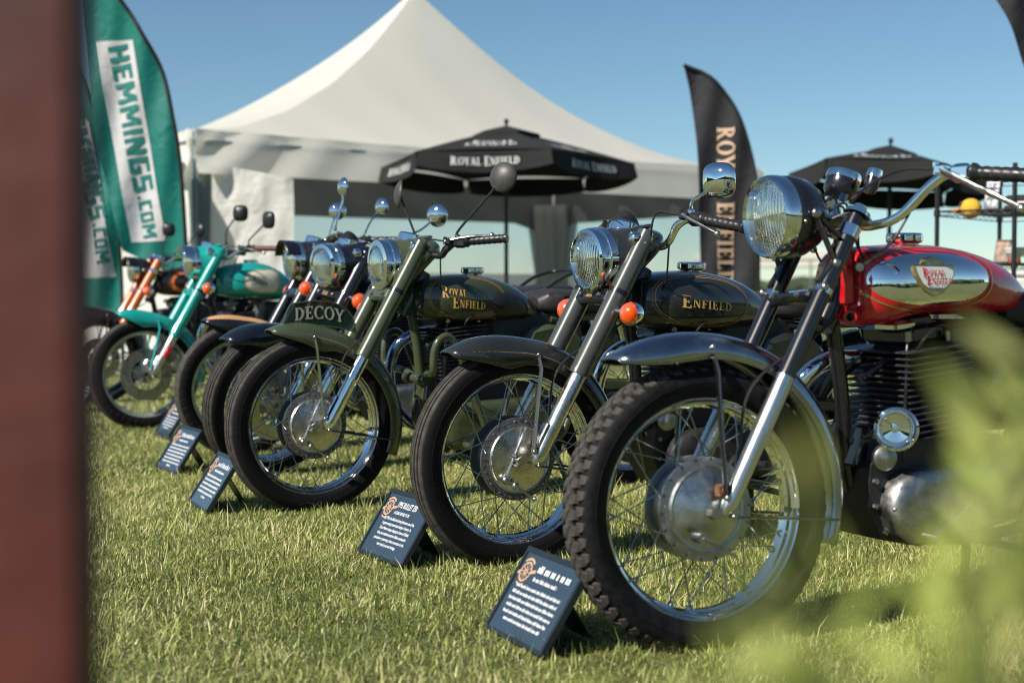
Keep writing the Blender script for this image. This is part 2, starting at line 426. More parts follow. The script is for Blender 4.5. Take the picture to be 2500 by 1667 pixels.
def wheel(root, name, M, kind, hub, rimmat, R=.325, single=True, rimk=1.0):
    rp = [(.2545, -.0355), (.2565, -.0370), (.250, -.0385), (.2445, -.0335), (.2425, -.0285), (.236, -.0235), (.2345, -.013), (.2285, -.0085), (.2285, .0085)]
    rp = rp + [(r, -y) for r, y in reversed(rp[:-1])]
    rim = obj(name, MB().lathe(rp, n=72), rimmat, root, M)
    ws = 1.3 if kind == 'block' else 1.0
    ty = obj('tyre', MB().lathe([(r, y * (ws if r > .26 else 1)) for r, y in tyre_prof(R, kind)], n=96), TREAD if kind == 'rib' else RUBBER, rim)
    if kind == 'rib': ty.data.materials.clear(); ty.data.materials.append(RIBM)
    if kind == 'sipe': ty.data.materials.clear(); ty.data.materials.append(SIPEM)
    # moulded band on the side wall
    obj('sidewall_bead', MB().lathe([(R - .0445, .0462 * ws), (R - .043, .0472 * ws), (R - .041, .0472 * ws), (R - .0405, .0462 * ws)], n=72), RUBBER, rim)
    if kind == 'block': tread_blocks(rim, R)
    hb = MB()
    if hub == 'drum':
        hb.lathe([(.02, -.036), (.122, -.036), (.122, -.030), (.108, -.028), (.108, .028), (.122, .030), (.122, .036), (.100, .038), (.02, .038)], n=48)
        obj('hub', hb, HUBM, rim)
        pl = MB().lathe([(.1005, .036), (.1005, .046), (.097, .050), (.093, .047), (.088, .0475), (.06, .055), (.03, .058), (.0, .058)], n=48)
        pl2 = obj('brake_plate', pl, ALU, rim)
        rh = .114
    elif hub == 'cone':
        hb.lathe([(.02, -.036), (.118, -.036), (.118, -.030), (.104, -.028), (.104, .028), (.118, .030), (.118, .038), (.096, .040), (.02, .040)], n=48)
        obj('hub', hb, ALUD, rim)
        obj('brake_plate', MB().lathe([(.0975, .036), (.0975, .043), (.093, .047), (.088, .045), (.03, .077), (.022, .079), (.0, .079)], n=48), CONEM, rim)
        rh = .108
    else:
        hb.lathe([(.012, -.05), (.05, -.05), (.05, -.036), (.028, -.03), (.028, .03), (.05, .036), (.05, .05), (.012, .05)], n=32)
        obj('hub', hb, ALUD, rim)
        dk = MB().lathe([(.088, .050), (.150, .050), (.150, .055), (.088, .055)], n=48, close=True)
        for k in range(6):
            a = k * math.pi / 3; dk.tube([(.03 * math.cos(a), .052, .03 * math.sin(a)), (.095 * math.cos(a + .35), .052, .095 * math.sin(a + .35))], .005, 6)
        obj('brake_disc', dk, STEEL, rim); rh = .046
    rv = MB()
    if hub != 'disc':
        for k in range(18):
            a = 2 * math.pi * k / 18
            rv.ell((.1125 * math.sin(a), .038, .1125 * math.cos(a)), (.0035, .0025, .0035), 8, 4)
        obj('rivets', rv, STEEL if hub == 'drum' else BLACKP, rim)['kind'] = 'stuff'
    if single:
        for side in (-1, 1):
            for sense in (-1, 1):
                mb = spoke_mesh(side, sense, rh, .2325); first = None
                for k in range(9):
                    a = (k + (.0 if sense > 0 else .5) + (.25 if side > 0 else 0)) * 2 * math.pi / 9
                    o = obj('spoke', mb, SPOKE, rim, Matrix.Rotation(a, 4, 'Y'), mesh=first.data if first else None)
                    first = first or o
    else:
        mb = MB()
        for side in (-1, 1):
            for sense in (-1, 1):
                sm = spoke_mesh(side, sense, rh, .2325)
                for k in range(9):
                    a = (k + (.0 if sense > 0 else .5) + (.25 if side > 0 else 0)) * 2 * math.pi / 9
                    Mr = Matrix.Rotation(a, 3, 'Y'); mb.add([Mr @ Vector(v) for v in sm.v], sm.f)
        obj('spokes', mb, SPOKE, rim)['kind'] = 'stuff'
    return rim

CONEM = mat('dull_cone_alloy', (.42, .44, .42), rough=.36, metal=1, rvar=.1, var=.15, vscale=30)
HUBM = mat('hub_grey_paint', (.075, .078, .085), rough=.4, var=.25, vscale=40, coat=.2)
def tread_mat(name, sipe):
    m = mat(name, (.013, .013, .014), rough=.66, rvar=.1, spec=.18)
    t = m.node_tree; b = t.nodes['Principled BSDF']
    tc = t.nodes.new('ShaderNodeTexCoord')
    fl = t.nodes.new('ShaderNodeVectorMath'); fl.operation = 'MULTIPLY'; fl.inputs[1].default_value = (1, 0, 1); t.links.new(tc.outputs['Object'], fl.inputs[0])
    ln = t.nodes.new('ShaderNodeVectorMath'); ln.operation = 'LENGTH'; t.links.new(fl.outputs[0], ln.inputs[0])
    dr = t.nodes.new('ShaderNodeMapRange'); dr.inputs[1].default_value = .3085; dr.inputs[2].default_value = .3155; t.links.new(ln.outputs['Value'], dr.inputs[0])
    dn = t.nodes.new('ShaderNodeTexNoise'); dn.inputs['Scale'].default_value = 45; dn.inputs['Detail'].default_value = 6; t.links.new(tc.outputs['Object'], dn.inputs['Vector'])
    dm = t.nodes.new('ShaderNodeMath'); dm.operation = 'MULTIPLY'; t.links.new(dr.outputs[0], dm.inputs[0]); t.links.new(dn.outputs[0], dm.inputs[1])
    cm = t.nodes.new('ShaderNodeMix'); cm.data_type = 'RGBA'; cm.inputs[6].default_value = (.006, .006, .007, 1); cm.inputs[7].default_value = (.10, .093, .083, 1)
    t.links.new(dm.outputs[0], cm.inputs[0]); t.links.new(cm.outputs[2], b.inputs['Base Color'])
    sx = t.nodes.new('ShaderNodeSeparateXYZ'); t.links.new(tc.outputs['Object'], sx.inputs[0])
    at = t.nodes.new('ShaderNodeMath'); at.operation = 'ARCTAN2'; t.links.new(sx.outputs[0], at.inputs[0]); t.links.new(sx.outputs[2], at.inputs[1])
    mu = t.nodes.new('ShaderNodeMath'); mu.operation = 'MULTIPLY'; mu.inputs[1].default_value = 88 if not sipe else 46; t.links.new(at.outputs[0], mu.inputs[0])
    ad = t.nodes.new('ShaderNodeMath'); ad.operation = 'MULTIPLY_ADD'; ad.inputs[1].default_value = 60 if not sipe else 130
    ab = t.nodes.new('ShaderNodeMath'); ab.operation = 'ABSOLUTE'; t.links.new(sx.outputs[1], ab.inputs[0])
    t.links.new(ab.outputs[0], ad.inputs[0]); t.links.new(mu.outputs[0], ad.inputs[2])
    sn = t.nodes.new('ShaderNodeMath'); sn.operation = 'SINE'; t.links.new(ad.outputs[0], sn.inputs[0])
    mr = t.nodes.new('ShaderNodeMapRange'); mr.inputs[1].default_value = .86 if not sipe else .8; mr.inputs[2].default_value = .97
    mr.inputs[3].default_value = 1; mr.inputs[4].default_value = 0; t.links.new(sn.outputs[0], mr.inputs[0])
    bp = t.nodes.new('ShaderNodeBump'); bp.inputs['Strength'].default_value = .25 if not sipe else .7; bp.inputs['Distance'].default_value = .004
    t.links.new(mr.outputs[0], bp.inputs['Height']); t.links.new(bp.outputs[0], b.inputs['Normal'])
    return m
RIBM = tread_mat('ribbed_tread_rubber', False)
SIPEM = tread_mat('siped_tread_rubber', True)

def fender_fn(c, R, a0, a1, w, d, flare=.032, ftap=.2, tail=0., dip=.010):
    def fn(t, s):
        """t 0..1 front to tail, s -1..1 across"""
        a = R_(a0 + (a1 - a0) * t)
        k = max(0., 1 - t / (ftap * .62)); k = k * k; kf = max(0., 1 - t / (ftap * 1.5)); kf = kf * kf * (3 - 2 * kf)
        kt = max(0., (t - .45) / .55)
        rc = R + flare * kf + tail * kt; dd = d * (1 - .80 * k) * (1 - .15 * kt) + dip * math.exp(-((t - ftap * .85) / .06) ** 2) * (abs(s) ** 2); ww = w * (1 - .35 * k)
        ang = s * math.pi / 2
        y = ww * math.copysign(abs(math.sin(ang)) ** .85, s); r = rc - dd * (1 - max(0, math.cos(ang)) ** .75)
        return Vector((c[0] + r * math.cos(a), y, c[1] + r * math.sin(a)))
    return fn
def fender(name, root, M, fn, material, nu=44, nv=16):
    mb = MB().grid(lambda u, v: fn(u, v * 2 - 1), nu, nv)
    o = obj(name, mb, material, root, M, sharp=60)
    md = o.modifiers.new('thick', 'SOLIDIFY'); md.thickness = .0022; md.offset = -1
    e = MB()
    e.tube([fn(i / nu, 1) for i in range(nu + 1)], .0028, 6); e.tube([fn(i / nu, -1) for i in range(nu + 1)], .0028, 6)
    e.tube([fn(0, i / 8 - 1) for i in range(17)], .0026, 6)
    obj('rolled_edge', e, material, o)
    return o

class Tank:
    def __init__(s, xs, zt, zb, W, n=2.7):
        s.xs = xs; s.zt = crv(xs, zt); s.zb = crv(xs, zb); s.W = crv(xs, W); s.n = n
    def y(s, x, z):
        t, b = s.zt(x), s.zb(x); h = (t - b) / 2; c = (t + b) / 2 - h * .12
        hh = (t - c) if z > c else (c - b)
        q = min(.995, abs((z - c) / max(1e-4, hh)))
        return s.W(x) * (1 - q ** s.n) ** (1 / s.n)
    def mesh(s, m=34, k=32):
        rings = []
        x0, x1 = s.xs[0], s.xs[-1]
        for i in range(m + 1):
            u = i / m; u = .5 - .5 * math.cos(math.pi * u) if True else u
            x = x0 + (x1 - x0) * u; t, b, w = s.zt(x), s.zb(x), s.W(x); h = (t - b) / 2; c = (t + b) / 2 - h * .12; ring = []
            for j in range(k):
                a = 2 * math.pi * j / k; ca, sa = math.cos(a), math.sin(a); e = 2 / s.n
                y = w * math.copysign(abs(ca) ** e, ca); z = c + ((t - c) if sa > 0 else (c - b)) * math.copysign(abs(sa) ** e, sa)
                ring.append((x, y, z))
            rings.append(ring)
        return MB().loft(rings)
    def side(s, x, z, off=.002): return Vector((x, s.y(x, z) + off, z))
    def patch(s, cx, cz, shape, off, ro=1., ri=0., n=48, m=6, side=1):
        """disc or band on the tank side; shape(angle) -> (dx, dz)"""
        mb = MB()
        def g(u, v):
            a = 2 * math.pi * u; dx, dz = shape(a); k = ri + (ro - ri) * v
            p = s.side(cx + dx * k, cz + dz * k, off); p.y *= side; return p
        return mb.grid(g, n, m)

def grip_path(b, a, n=14):
    return [Vector(a) + (Vector(b) - Vector(a)) * (i / n) for i in range(n + 1)]
def mir(p): return Vector((p[0], -p[1], p[2]))

def mirror_part(root, S, base, pts, head, face, shape, headmat, stemmat, rad=.05):
    """mirror head on a bent stem; face = direction the back of the head points"""
    st = spline([base] + pts + [head], 6)
    f = Vector(face).normalized(); u = f.cross(Vector((0, 0, 1))).normalized(); v = u.cross(f)
    Mx = Matrix((u, v, f)).transposed()
    hd = MB(); n = 28
    sup = 2.0 if shape == 'round' else 3.0
    rx, ry = (rad, rad) if shape == 'round' else (rad * .96, rad * 1.0)
    rings = []
    for k, h in ((1.0, -.004), (1.0, 0), (.95, .004), (.80, .011), (.55, .018), (.2, .022), (.02, .0225)):
        ring = []
        for i in range(n):
            a = 2 * math.pi * i / n; ca, sa = math.cos(a), math.sin(a)
            ring.append(Vector(head) + Mx @ Vector((rx * k * math.copysign(abs(ca) ** (2 / sup), ca), ry * k * math.copysign(abs(sa) ** (2 / sup), sa), h)))
        rings.append(ring)
    hd.loft(rings)
    o = obj('mirror', hd, headmat, root, S)
    obj('mirror_stem', MB().tube(st, .0048, 8).ell(base, (.011, .011, .012), 10, 6), stemmat, o)
    gl = MB(); ring = []
    for i in range(n):
        a = 2 * math.pi * i / n; ca, sa = math.cos(a), math.sin(a)
        ring.append(Vector(head) + Mx @ Vector((rx * .95 * math.copysign(abs(ca) ** (2 / sup), ca), ry * .95 * math.copysign(abs(sa) ** (2 / sup), sa), -.0045)))
    gl.add(ring, [tuple(range(n))])
    obj('mirror_glass', gl, MIRROR, o)

def headlamp(root, S, o, c, r, tilt=-3.):
    """lamp rim, lens, reflector bowl; c = centre of the lens plane, axis +X"""
    T = Matrix.Translation(c) @ Matrix.Rotation(R_(-tilt), 4, 'Y')
    X = (1, 0, 0)
    k = o.get('bezel', .87)
    ring = obj('headlamp', MB().lathe([(r * k, .004), (r * (k + .03), .010), (r * .97, .006), (r, -.004)] + ([(r, -.024), (r * .985, -.030)] if o.get('shell') else [(r, -.022), (r * .985, -.024), (r * 1.01, -.026), (r * 1.01, -.05), (r * .99, -.052)]), ax=X, n=56), CHROME, root, S @ T)
    lens = MB().lathe([(.0001, .020), (r * .3, .0185), (r * .6, .0135), (r * k, .004), (r * k, .001), (r * .6, .0100), (r * .3, .0150), (.0001, .0165)], ax=X, n=48)
    obj('lens', lens, GLASS, ring)
    obj('reflector', MB().lathe([(r * k, .0), (r * .8, -.022), (r * .6, -.042), (r * .35, -.056), (r * .12, -.062), (.0001, -.063)], ax=X, n=40), REFL, ring)
    obj('bulb_shield', MB().tube([(-.06, 0, 0), (-.025, 0, 0), (-.012, 0, 0)], [.012, .014, .004], 14), CHROME, ring)
    if o.get('visor'):
        vz = MB().grid(lambda u, v: Vector(((-.03 + v * .075) , (r * 1.02 + v * .004) * math.sin(R_(-75 + 150 * u)), (r * 1.02 + v * .006) * math.cos(R_(-75 + 150 * u)))), 24, 4)
        q = obj('visor', vz, o['visor'], ring); md = q.modifiers.new('t', 'SOLIDIFY'); md.thickness = .002
    if o.get('marker'):
        obj('marker_lens', MB().ell((-.035, r * .72, -r * .74), (.008, .008, .010), 10, 6), AMBER, ring)
    obj('rim_screw', MB().ell((-.01, .0, -r * 1.01), (.006, .006, .005), 8, 5), STEEL, ring)
    obj('rim_screw', MB().ell((-.04, r * .98, -.02), (.005, .004, .005), 8, 5), STEEL, ring)
    return ring

def signal(root, S, p, stem_to, out=1):
    p = Vector(p)
    ln = MB().lathe([(.0001, .026), (.014, .024), (.026, .0165), (.033, .005), (.0345, -.004), (.033, -.008)], p, (1, 0, 0), 28)
    q = obj('turn_signal', ln, AMBER, root, S)
    hs = MB().lathe([(.0335, -.008), (.0358, -.006), (.0358, -.013), (.030, -.032), (.016, -.046), (.0001, -.049)], p, (1, 0, 0), 28)
    obj('signal_housing', hs, CHROME, q)
    obj('signal_stalk', MB().tube([p + Vector((-.022, 0, 0)), Vector(stem_to)], .0095, 12), CHROME, q)

def bike(o):
    x, y, yaw, lean, st = o['pose']
    M = Matrix.Translation((x, y, -.008)) @ Matrix.Rotation(R_(180 + yaw), 4, 'Z') @ Matrix.Rotation(R_(-lean), 4, 'X')
    root = thing('motorcycle', o['label'], 'motorcycle', M=M, group='motorcycles parked in a row on the lawn')
    S = steer_m(st); SW = S @ Matrix.Translation((o.get('wx', .022), 0, 0))
    P = o['paint']; FP = o.get('fork_paint', P); SL = o.get('slider', ALU); FR = o.get('frame', BLACKG)
    tall = o.get('tall', 0.)
    # ---- front wheel and brake gear
    WM = SW @ Matrix.Translation((0, 0, AXZ)) @ Matrix.Rotation(o.get('spin', 0.), 4, 'Y')
    front = wheel(root, 'front_wheel', WM, o['tread'], o['hub'], o.get('rim', CHROME), R=o.get('R', .325), single=o.get('single', True))
    if o['hub'] == 'drum':
        bp = MB()
        rb = lambda a, b_, r: bp.tube([a, b_], r, 8, flat=.7)
        rb((-.012, .108 - .049, AXZ + .095), (.055, .058, AXZ - .055), .0055)
        obj('plate_rib', bp, ALU, root, SW)
        ba = MB().tube(spline([(.055, .066, AXZ - .055), (.025, .069, AXZ - .075), (-.035, .069, AXZ - .115)], 4), .0085, 8, flat=.5)
        ba.ell((.055, .066, AXZ - .055), (.014, .012, .014), 10, 6).ell((.028, .072, AXZ - .072), (.013, .010, .013), 6, 5).ell((-.035, .072, AXZ - .115), (.008, .010, .008), 8, 5)
        obj('brake_arm', ba, STEEL, root, SW)
        ca = MB().box((.016, .078, AXZ + .004), (.030, .028, .030), Matrix.Rotation(.5, 4, 'Y'), .005).cyl((.03, .09, AXZ + .014), (.03, .062, AXZ + .014), .007, n=8).cyl((.026, .09, AXZ - .014), (.026, .062, AXZ - .014), .007, n=8)
        obj('axle_clamp', ca, STEEL, root, SW)
        bt = MB().cyl((-.045, .098, AXZ + .05), (-.045, .058, AXZ + .05), .012, n=6).cyl((-.045, .104, AXZ + .05), (-.045, .098, AXZ + .05), .006, n=8)
        obj('axle_bolt', bt, STEEL, root, SW)
    elif o['hub'] == 'cone':
        cc = MB().cyl((.05, .075, AXZ - .055), (.05, .11, AXZ - .055), .013, n=10).tube([(.05, .107, AXZ - .055), (-.03, .112, AXZ - .10)], .007, 8, flat=.6)
        obj('brake_arm', cc, STEEL, root, SW)
        ra = MB().box((-.01, .095, AXZ + .045), (.03, .02, .03), None, .004).cyl((-.01, .11, AXZ + .045), (-.01, .09, AXZ + .045), .009, n=6)
        obj('axle_nut', MB().cyl((.01, .1, AXZ - .005), (.01, .075, AXZ - .005), .014, n=6), STEEL, root, SW)
        obj('axle_clamp', ra, mat('rusty_iron', (.16, .07, .035), rough=.75, var=.5, vscale=60), root, SW)
    else:
        obj('brake_caliper', MB().box(leg_pt(.43, .075, -.055), (.05, .045, .09), Matrix.Rotation(R_(-29), 4, 'Y'), .012), ALUD, root, S)
    # ---- fork legs (upper tube, slider, end)
    zj = o.get('zj', .575); zt = .985 + tall
    for sy in (1, -1):
        up = MB().tube([leg_pt(zj - .01, .1 * sy), leg_pt(zj + .002, .1 * sy), leg_pt(zj + .01, .1 * sy), leg_pt(zt, .1 * sy)], [a * o.get('legk', 1.) for a in (.0315, .0327, .0315, .0315)], 22)
        lg = obj('fork_leg', up, FP, root, S)
        lo = MB().tube([leg_pt(AXZ - .010, .1 * sy), leg_pt(AXZ + .0, .1 * sy), leg_pt(AXZ + .02, .1 * sy), leg_pt(AXZ + .16, .1 * sy), leg_pt(AXZ + .165, .1 * sy), leg_pt(AXZ + .172, .1 * sy), leg_pt(zj, .1 * sy)], [a * o.get('slk', .95) for a in (.010, .019, .0235, .0255, .0265, .0262, .0262)], 22)
        sl = obj('slider', lo, SL, lg)
        if o.get('lug', True):
            obj('axle_lug', MB().tube([leg_pt(AXZ + .03, .1 * sy, .014), leg_pt(AXZ + .105, .1 * sy, .020)], [.012, .009], 10).cyl((-.002, .085 * sy, AXZ), (-.002, .125 * sy, AXZ), .017, n=14), SL, sl) if False else None
            obj('axle_lug', MB().box(leg_pt(AXZ + .075, .1 * sy, .026), (.016, .030, .085), Matrix.Rotation(R_(-29.5), 4, 'Y'), .006), SL, lg)
        obj('clamp_band', MB().tube([leg_pt(.800, .1 * sy), leg_pt(.812, .1 * sy)], .0333 * o.get('legk', 1.), 22), BLACKG if not o.get('shell') else CHROME, lg)
        if o.get('reflector') and sy > 0:
            obj('reflector', MB().box(leg_pt(AXZ + .135, .128, -.004), (.022, .008, .075), Matrix.Rotation(R_(-29.5), 4, 'Y'), .003), REDL, lg)
        if o.get('shell'):
            obj('chrome_collar', MB().tube([leg_pt(.93, .1 * sy), leg_pt(.955, .1 * sy)], .0365 * o.get('legk', 1.), 22), CHROME, lg)
    cw = MB().box(leg_pt(.795, 0, .012), (.035, .17, .055 if not o.get('shell') else .03), Matrix.Rotation(R_(-29.5), 4, 'Y'), .010)
    crown = obj('fork_crown', cw, o.get('crown', BLACKG), root, S)
    for sy in (1, -1): obj('crown_bolt', MB().lathe([(.0001, .008), (.007, .007), (.008, 0)], leg_pt(.800, .052 * sy, .034), (.87, 0, .49), 10), STEEL, crown)
    if o.get('crown_badge'):
        qs, wd = letters('ROYAL', serif); q2, wd2 = letters('ENFIELD', serif)
        base = leg_pt(.80, 0, .034); rt = Vector((0, 1, 0)); upv = Vector((-.49, 0, .87)); nv = Vector((.87, 0, .49)); k = .0085
        tm = text_mesh(qs, lambda u, v, l: base + rt * ((u - wd / 2) * k) + upv * (v * k + .002) + nv * (.003 + l), 1)
        t2 = text_mesh(q2, lambda u, v, l: base + rt * ((u - wd2 / 2) * k * .8) + upv * (v * k - .009) + nv * (.003 + l), 1)
        tm.add(t2.v, t2.f)
        obj('crown_lettering', tm, GOLD, crown)
    # ---- mudguard
    fo = o['fender']
    fn = fender_fn((0, AXZ), fo['R'], fo['a0'], fo['a1'], fo['w'], fo['d'], fo.get('flare', .032), fo.get('ftap', .2), fo.get('tail', 0.), fo.get('dip', .010))
    fd = fender('front_mudguard', root, SW, fn, fo['mat'])
    if fo.get('stripe'):
        for sg in (1, -1):
            ln = MB().tube([fn(i / 60 * .93 + .012, sg * (.80 - .06 * math.cos(i / 60 * 6))) + Vector((0, sg * .0012, 0)) for i in range(61)], .0011, 5)
            obj('pinstripe', ln, GOLDL, fd)
    if fo.get('band'):
        def bf(u, v):
            p = fn(.02 + u * .95, .22 + v * .36); q = (p - Vector((0, 0, AXZ))); q.y = p.y * .8; return p + q.normalized() * .0055
        obj('colour_band', MB().grid(bf, 40, 3), fo['band'], fd)
    tstay = fo.get('tstay', .30)
    for sy in (1, -1):
        a = fn(tstay, sy * .86); 
        if fo.get('stay_lo'): a = fn(tstay, sy * .98)
        s1 = MB().tube([(-.008, .112 * sy, AXZ + .028), a + Vector((-.004, .012 * sy, -.035)), a + Vector((0, .004 * sy, 0))], [.0095, .0105, .0085], 8, flat=.45)
        obj('mudguard_stay', s1, fo.get('stay', P), root, SW)
        b_ = fn(.93, sy * .9)
        obj('mudguard_stay', MB().tube([(-.02, .112 * sy, AXZ - .012), b_ + Vector((.0, .004 * sy, 0))], .0075, 8, flat=.5), fo.get('stay2', BLACKG), root, SW)
        for bq, bs in ((fn(tstay, sy * .80) + Vector((0, .004 * sy, 0)), .007), (Vector((-.01, .118 * sy, AXZ + .03)), .008), (Vector((-.025, .118 * sy, AXZ - .012)), .007)):
            obj('stay_bolt', MB().ell(bq, (bs, .006, bs), 10, 6), STEEL, root, SW)
    if o.get('board'):
        pts = [(.100, .672), (.083, .725), (.070, .752), (.055, .760), (-.02, .769), (-.075, .765), (-.112, .756), (-.150, .735), (-.172, .712), (-.182, .68), (-.190, .650), (-.12, .668), (-.05, .678), (.02, .680)]
        pts = [(a + .012, b + .004) for a, b in pts]
        bd = obj('number_board', MB().prism(pts, -.006, .006, .0), o['board'], root, SW)
        obj('board_edge', MB().tube([Vector((a, .006, b)) for a, b in pts] + [Vector((pts[0][0], .006, pts[0][1]))], .0028, 6), OLIVE, bd)
        qs, wd = letters('DECOY', stencil)
        cut = []
        k = .058; k2 = .196 / wd
        def bmap(u, v, l):
            xx = .066 - u * k2; zz = .700 + v * k * .80 + .012 * math.sin(math.pi * min(1, max(0, u / wd))) - .010 * (u / wd)
            return Vector((xx, .0075 + l, zz))
        obj('lettering', text_mesh(qs, bmap, 2), mat('stencil_paint', (.40, .38, .30), rough=.6, var=.2, vscale=80), bd)
        for xx in (.06, -.035, -.125): obj('board_clip', MB().box((xx, .0, .680 - .3 * xx * xx - .008), (.012, .010, .03), None, .003), OLIVE, bd)
    # ---- headlamp with nacelle or separate shell
    c = Vector(o['lens']); r = o.get('lr', .094)
    hl = headlamp(root, S, o, c + Vector((-.012, 0, 0)), r)
    if not o.get('shell'):
        dz = c.z - .903
        sts = [(-.062, r * .99, .0, r * .99), (-.085, r * 1.04, .002, r * 1.0), (-.115, .112, .012, .090), (-.145, .128, .030, .072), (-.175, .134, .048, .054), (-.205, .118, .060, .038), (-.225, .085, .062, .026), (-.232, .04, .062, .012)]
        rings = []
        for dx, wy, zc, hz in sts:
            ring = []
            for i in range(36):
                a = 2 * math.pi * i / 36; ca, sa = math.cos(a), math.sin(a); e = .82
                ring.append((c.x + dx, wy * math.copysign(abs(ca) ** e, ca), c.z + zc + hz * math.copysign(abs(sa) ** e, sa) - (.004 if sa < 0 else 0)))
            rings.append(ring)
        na = obj('nacelle', MB().loft(rings), o.get('nac', P), root, S, sharp=60)
        for sy in (1, -1):
            obj('pilot_lamp', MB().lathe([(.0001, .012), (.010, .010), (.0155, .004), (.019, .006), (.0205, 0), (.0205, -.02)], Vector((c.x - .108, .098 * sy, c.z + .066)), (1, 0, 0), 20), CHROME, na)
            obj('side_screw', MB().ell((c.x - .135, .127 * sy, c.z + .052), (.006, .004, .006), 8, 5), STEEL, na)
        sp = MB().lathe([(.0001, .030), (.034, .030), (.040, .034), (.045, .028), (.046, -.01)], (c.x - .135, 0, c.z + .085), (-.25, 0, .97), 28)
        obj('speedometer', sp, CHROME, na)
        obj('top_plate', MB().box((c.x - .165, 0, c.z + .098), (.09, .12, .014), Matrix.Rotation(R_(12), 4, 'Y'), .006), o.get('nac', P), na)
        if o.get('clocks'):
            obj('instrument_hood', MB().lathe([(.0001, .026), (.030, .026), (.036, .022), (.040, .010), (.040, -.03)], (c.x - .145, .0, c.z + .112), (-.75, 0, .66), 28), BLACKP, na)
    else:
        sh = MB().lathe([(r * .97, -.040), (r * 1.0, -.044), (r * 1.0, -.07), (r * .93, -.10), (r * .74, -.132), (r * .45, -.155), (.0001, -.165)], c, (1, 0, 0), 44)
        na = obj('headlamp_shell', sh, o.get('nac', BLACKG), root, S)
        for sy in (1, -1):
            pv = Vector((c.x - .075, r * 1.02 * sy, c.z + .0))
            br = MB().tube([pv, Vector((c.x - .118, .112 * sy, c.z - .115))], .010, 8, flat=.5).tube([pv, leg_pt(.93, .112 * sy, .03)], .009, 8, flat=.5)
            obj('lamp_bracket', br, BLACKP, root, S)
            for bq, bs in ((pv + Vector((0, .006 * sy, 0)), .013), (Vector((c.x - .118, .118 * sy, c.z - .115)), .011), (leg_pt(.815, .128 * sy, .02), .010)):
                obj('bracket_bolt', MB().ell(bq, (bs, .009, bs), 12, 7), STEEL, root, S)
            obj('bracket_lug', MB().tube([(c.x - .118, .108 * sy, c.z - .115), leg_pt(.825, .1 * sy, .02)], .011, 8), BLACKG, root, S)
        for gx, gy, gr, cm in o.get('gauges', []):
            g0 = Vector((gx, gy, c.z + .055)); axg = (-.35, 0, .94)
            gg = obj('gauge', MB().lathe([(.0001, .0), (gr * .8, .0), (gr, .012), (gr, .05), (gr * .97, .052), (gr * .9, .054), (.0001, .052)], g0, axg, 32), BLACKG, root, S)
            obj('gauge_rim', MB().lathe([(gr * .88, .055), (gr, .058), (gr * 1.06, .05), (gr * 1.06, .038), (gr, .037)], g0, axg, 32), CHROME, gg)
        obj('top_yoke', MB().box(leg_pt(.975 + tall, 0, -.02), (.05, .22, .026), Matrix.Rotation(R_(-29.5), 4, 'Y'), .008), STEEL, root, S)
        for sy in (1, -1):
            obj('fork_cap', MB().lathe([(.0001, .022), (.016, .021), (.017, .010), (.030, .006), (.031, -.004)], leg_pt(zt, .1 * sy), RAKE, 6 if False else 18), CHROME, root, S)
    # ---- signals
    for p in o.get('signals', []):
        signal(root, S, p, leg_pt(p[2] + .01, .118 * (1 if p[1] > 0 else -1), 0.0))
    # ---- handlebar, grips, levers, switchgear
    hb = [Vector(p) for p in o['bar']]
    BM = o.get('barmat', CHROME)
    mir = lambda p: Vector((p[0] - .02 * min(1, p[1] / .3), -p[1] * .88, p[2] - .022 * min(1, p[1] / .3)))
    path = spline([mir(p) for p in reversed(hb)] + hb, 7)
    bar = obj('handlebar', MB().tube(path, .0112, 14), BM, root, S)
    g1, g0 = hb[-1], hb[-2]
    for sy in (1, -1):
        a, b = (g0, g1) if sy > 0 else (mir(g0), mir(g1)); d = (b - a)
        A0 = a + d * .12
        rr = []; pp = []
        for i in range(25):
            pp.append(A0 + (b + d * .06 - A0) * (i / 24)); rr.append(.0165 if i % 3 else .0148)
        rr[0] = .023; rr[1] = .022; rr[-1] = .0185; rr[-2] = .019
        gr = MB().tube(pp, rr, 16)
        obj('grip', gr, o.get('gripmat', BLACKP), bar)
        sw = a - d * .02
        obj('switch_housing', MB().box(sw + Vector((0, 0, -.002)), (.038, .046, .042), Matrix.Rotation(math.atan2(d.y, d.x) + math.pi / 2, 4, 'Z'), .009), o.get('swmat', BLACKP), bar)
        pv = a - d * .25 + Vector((.022, 0, .006)); lb = Vector(o['ball']) if sy > 0 else mir(o['ball'])
        mid = pv.lerp(lb, .5) + Vector((.012, .0, .004))
        lv = MB().tube(spline([pv, mid, lb], 7), [.0085] * 5 + [.0075] * 6 + [.0065] * 4, 10, flat=.6).ell(lb, (.0105, .0105, .0105), 12, 8)
        obj('lever', lv, o.get('levmat', ALU), bar)
        pc = MB().box(pv.lerp(a - d * .2, .5), (.036, .030, .026), Matrix.Rotation(.5 * sy, 4, 'Z'), .006).cyl(pv + Vector((0, 0, .014)), pv - Vector((0, 0, .014)), .007, n=8)
        obj('lever_perch', pc, o.get('perch', BLACKP), bar)
        # cables
        e1 = Vector((c.x - .2, .07 * sy, c.z + .03)); q1 = pv + Vector((-.0, -.02 * sy, .0))
        cb = MB().tube(spline([q1, q1 + Vector((.03, -.06 * sy, .006)), e1.lerp(q1, .45) + Vector((.045, 0, .008)), e1], 7), .0034, 7)
        e2 = Vector((c.x - .24, .05 * sy, c.z - .09)); q2 = a - d * .15
        cb.tube(spline([q2, q2 + Vector((.02, -.07 * sy, -.03)), e2.lerp(q2, .4) + Vector((.02, 0, -.05)), e2], 7), .003, 7)
        obj('control_cable', cb, WIRE, bar)
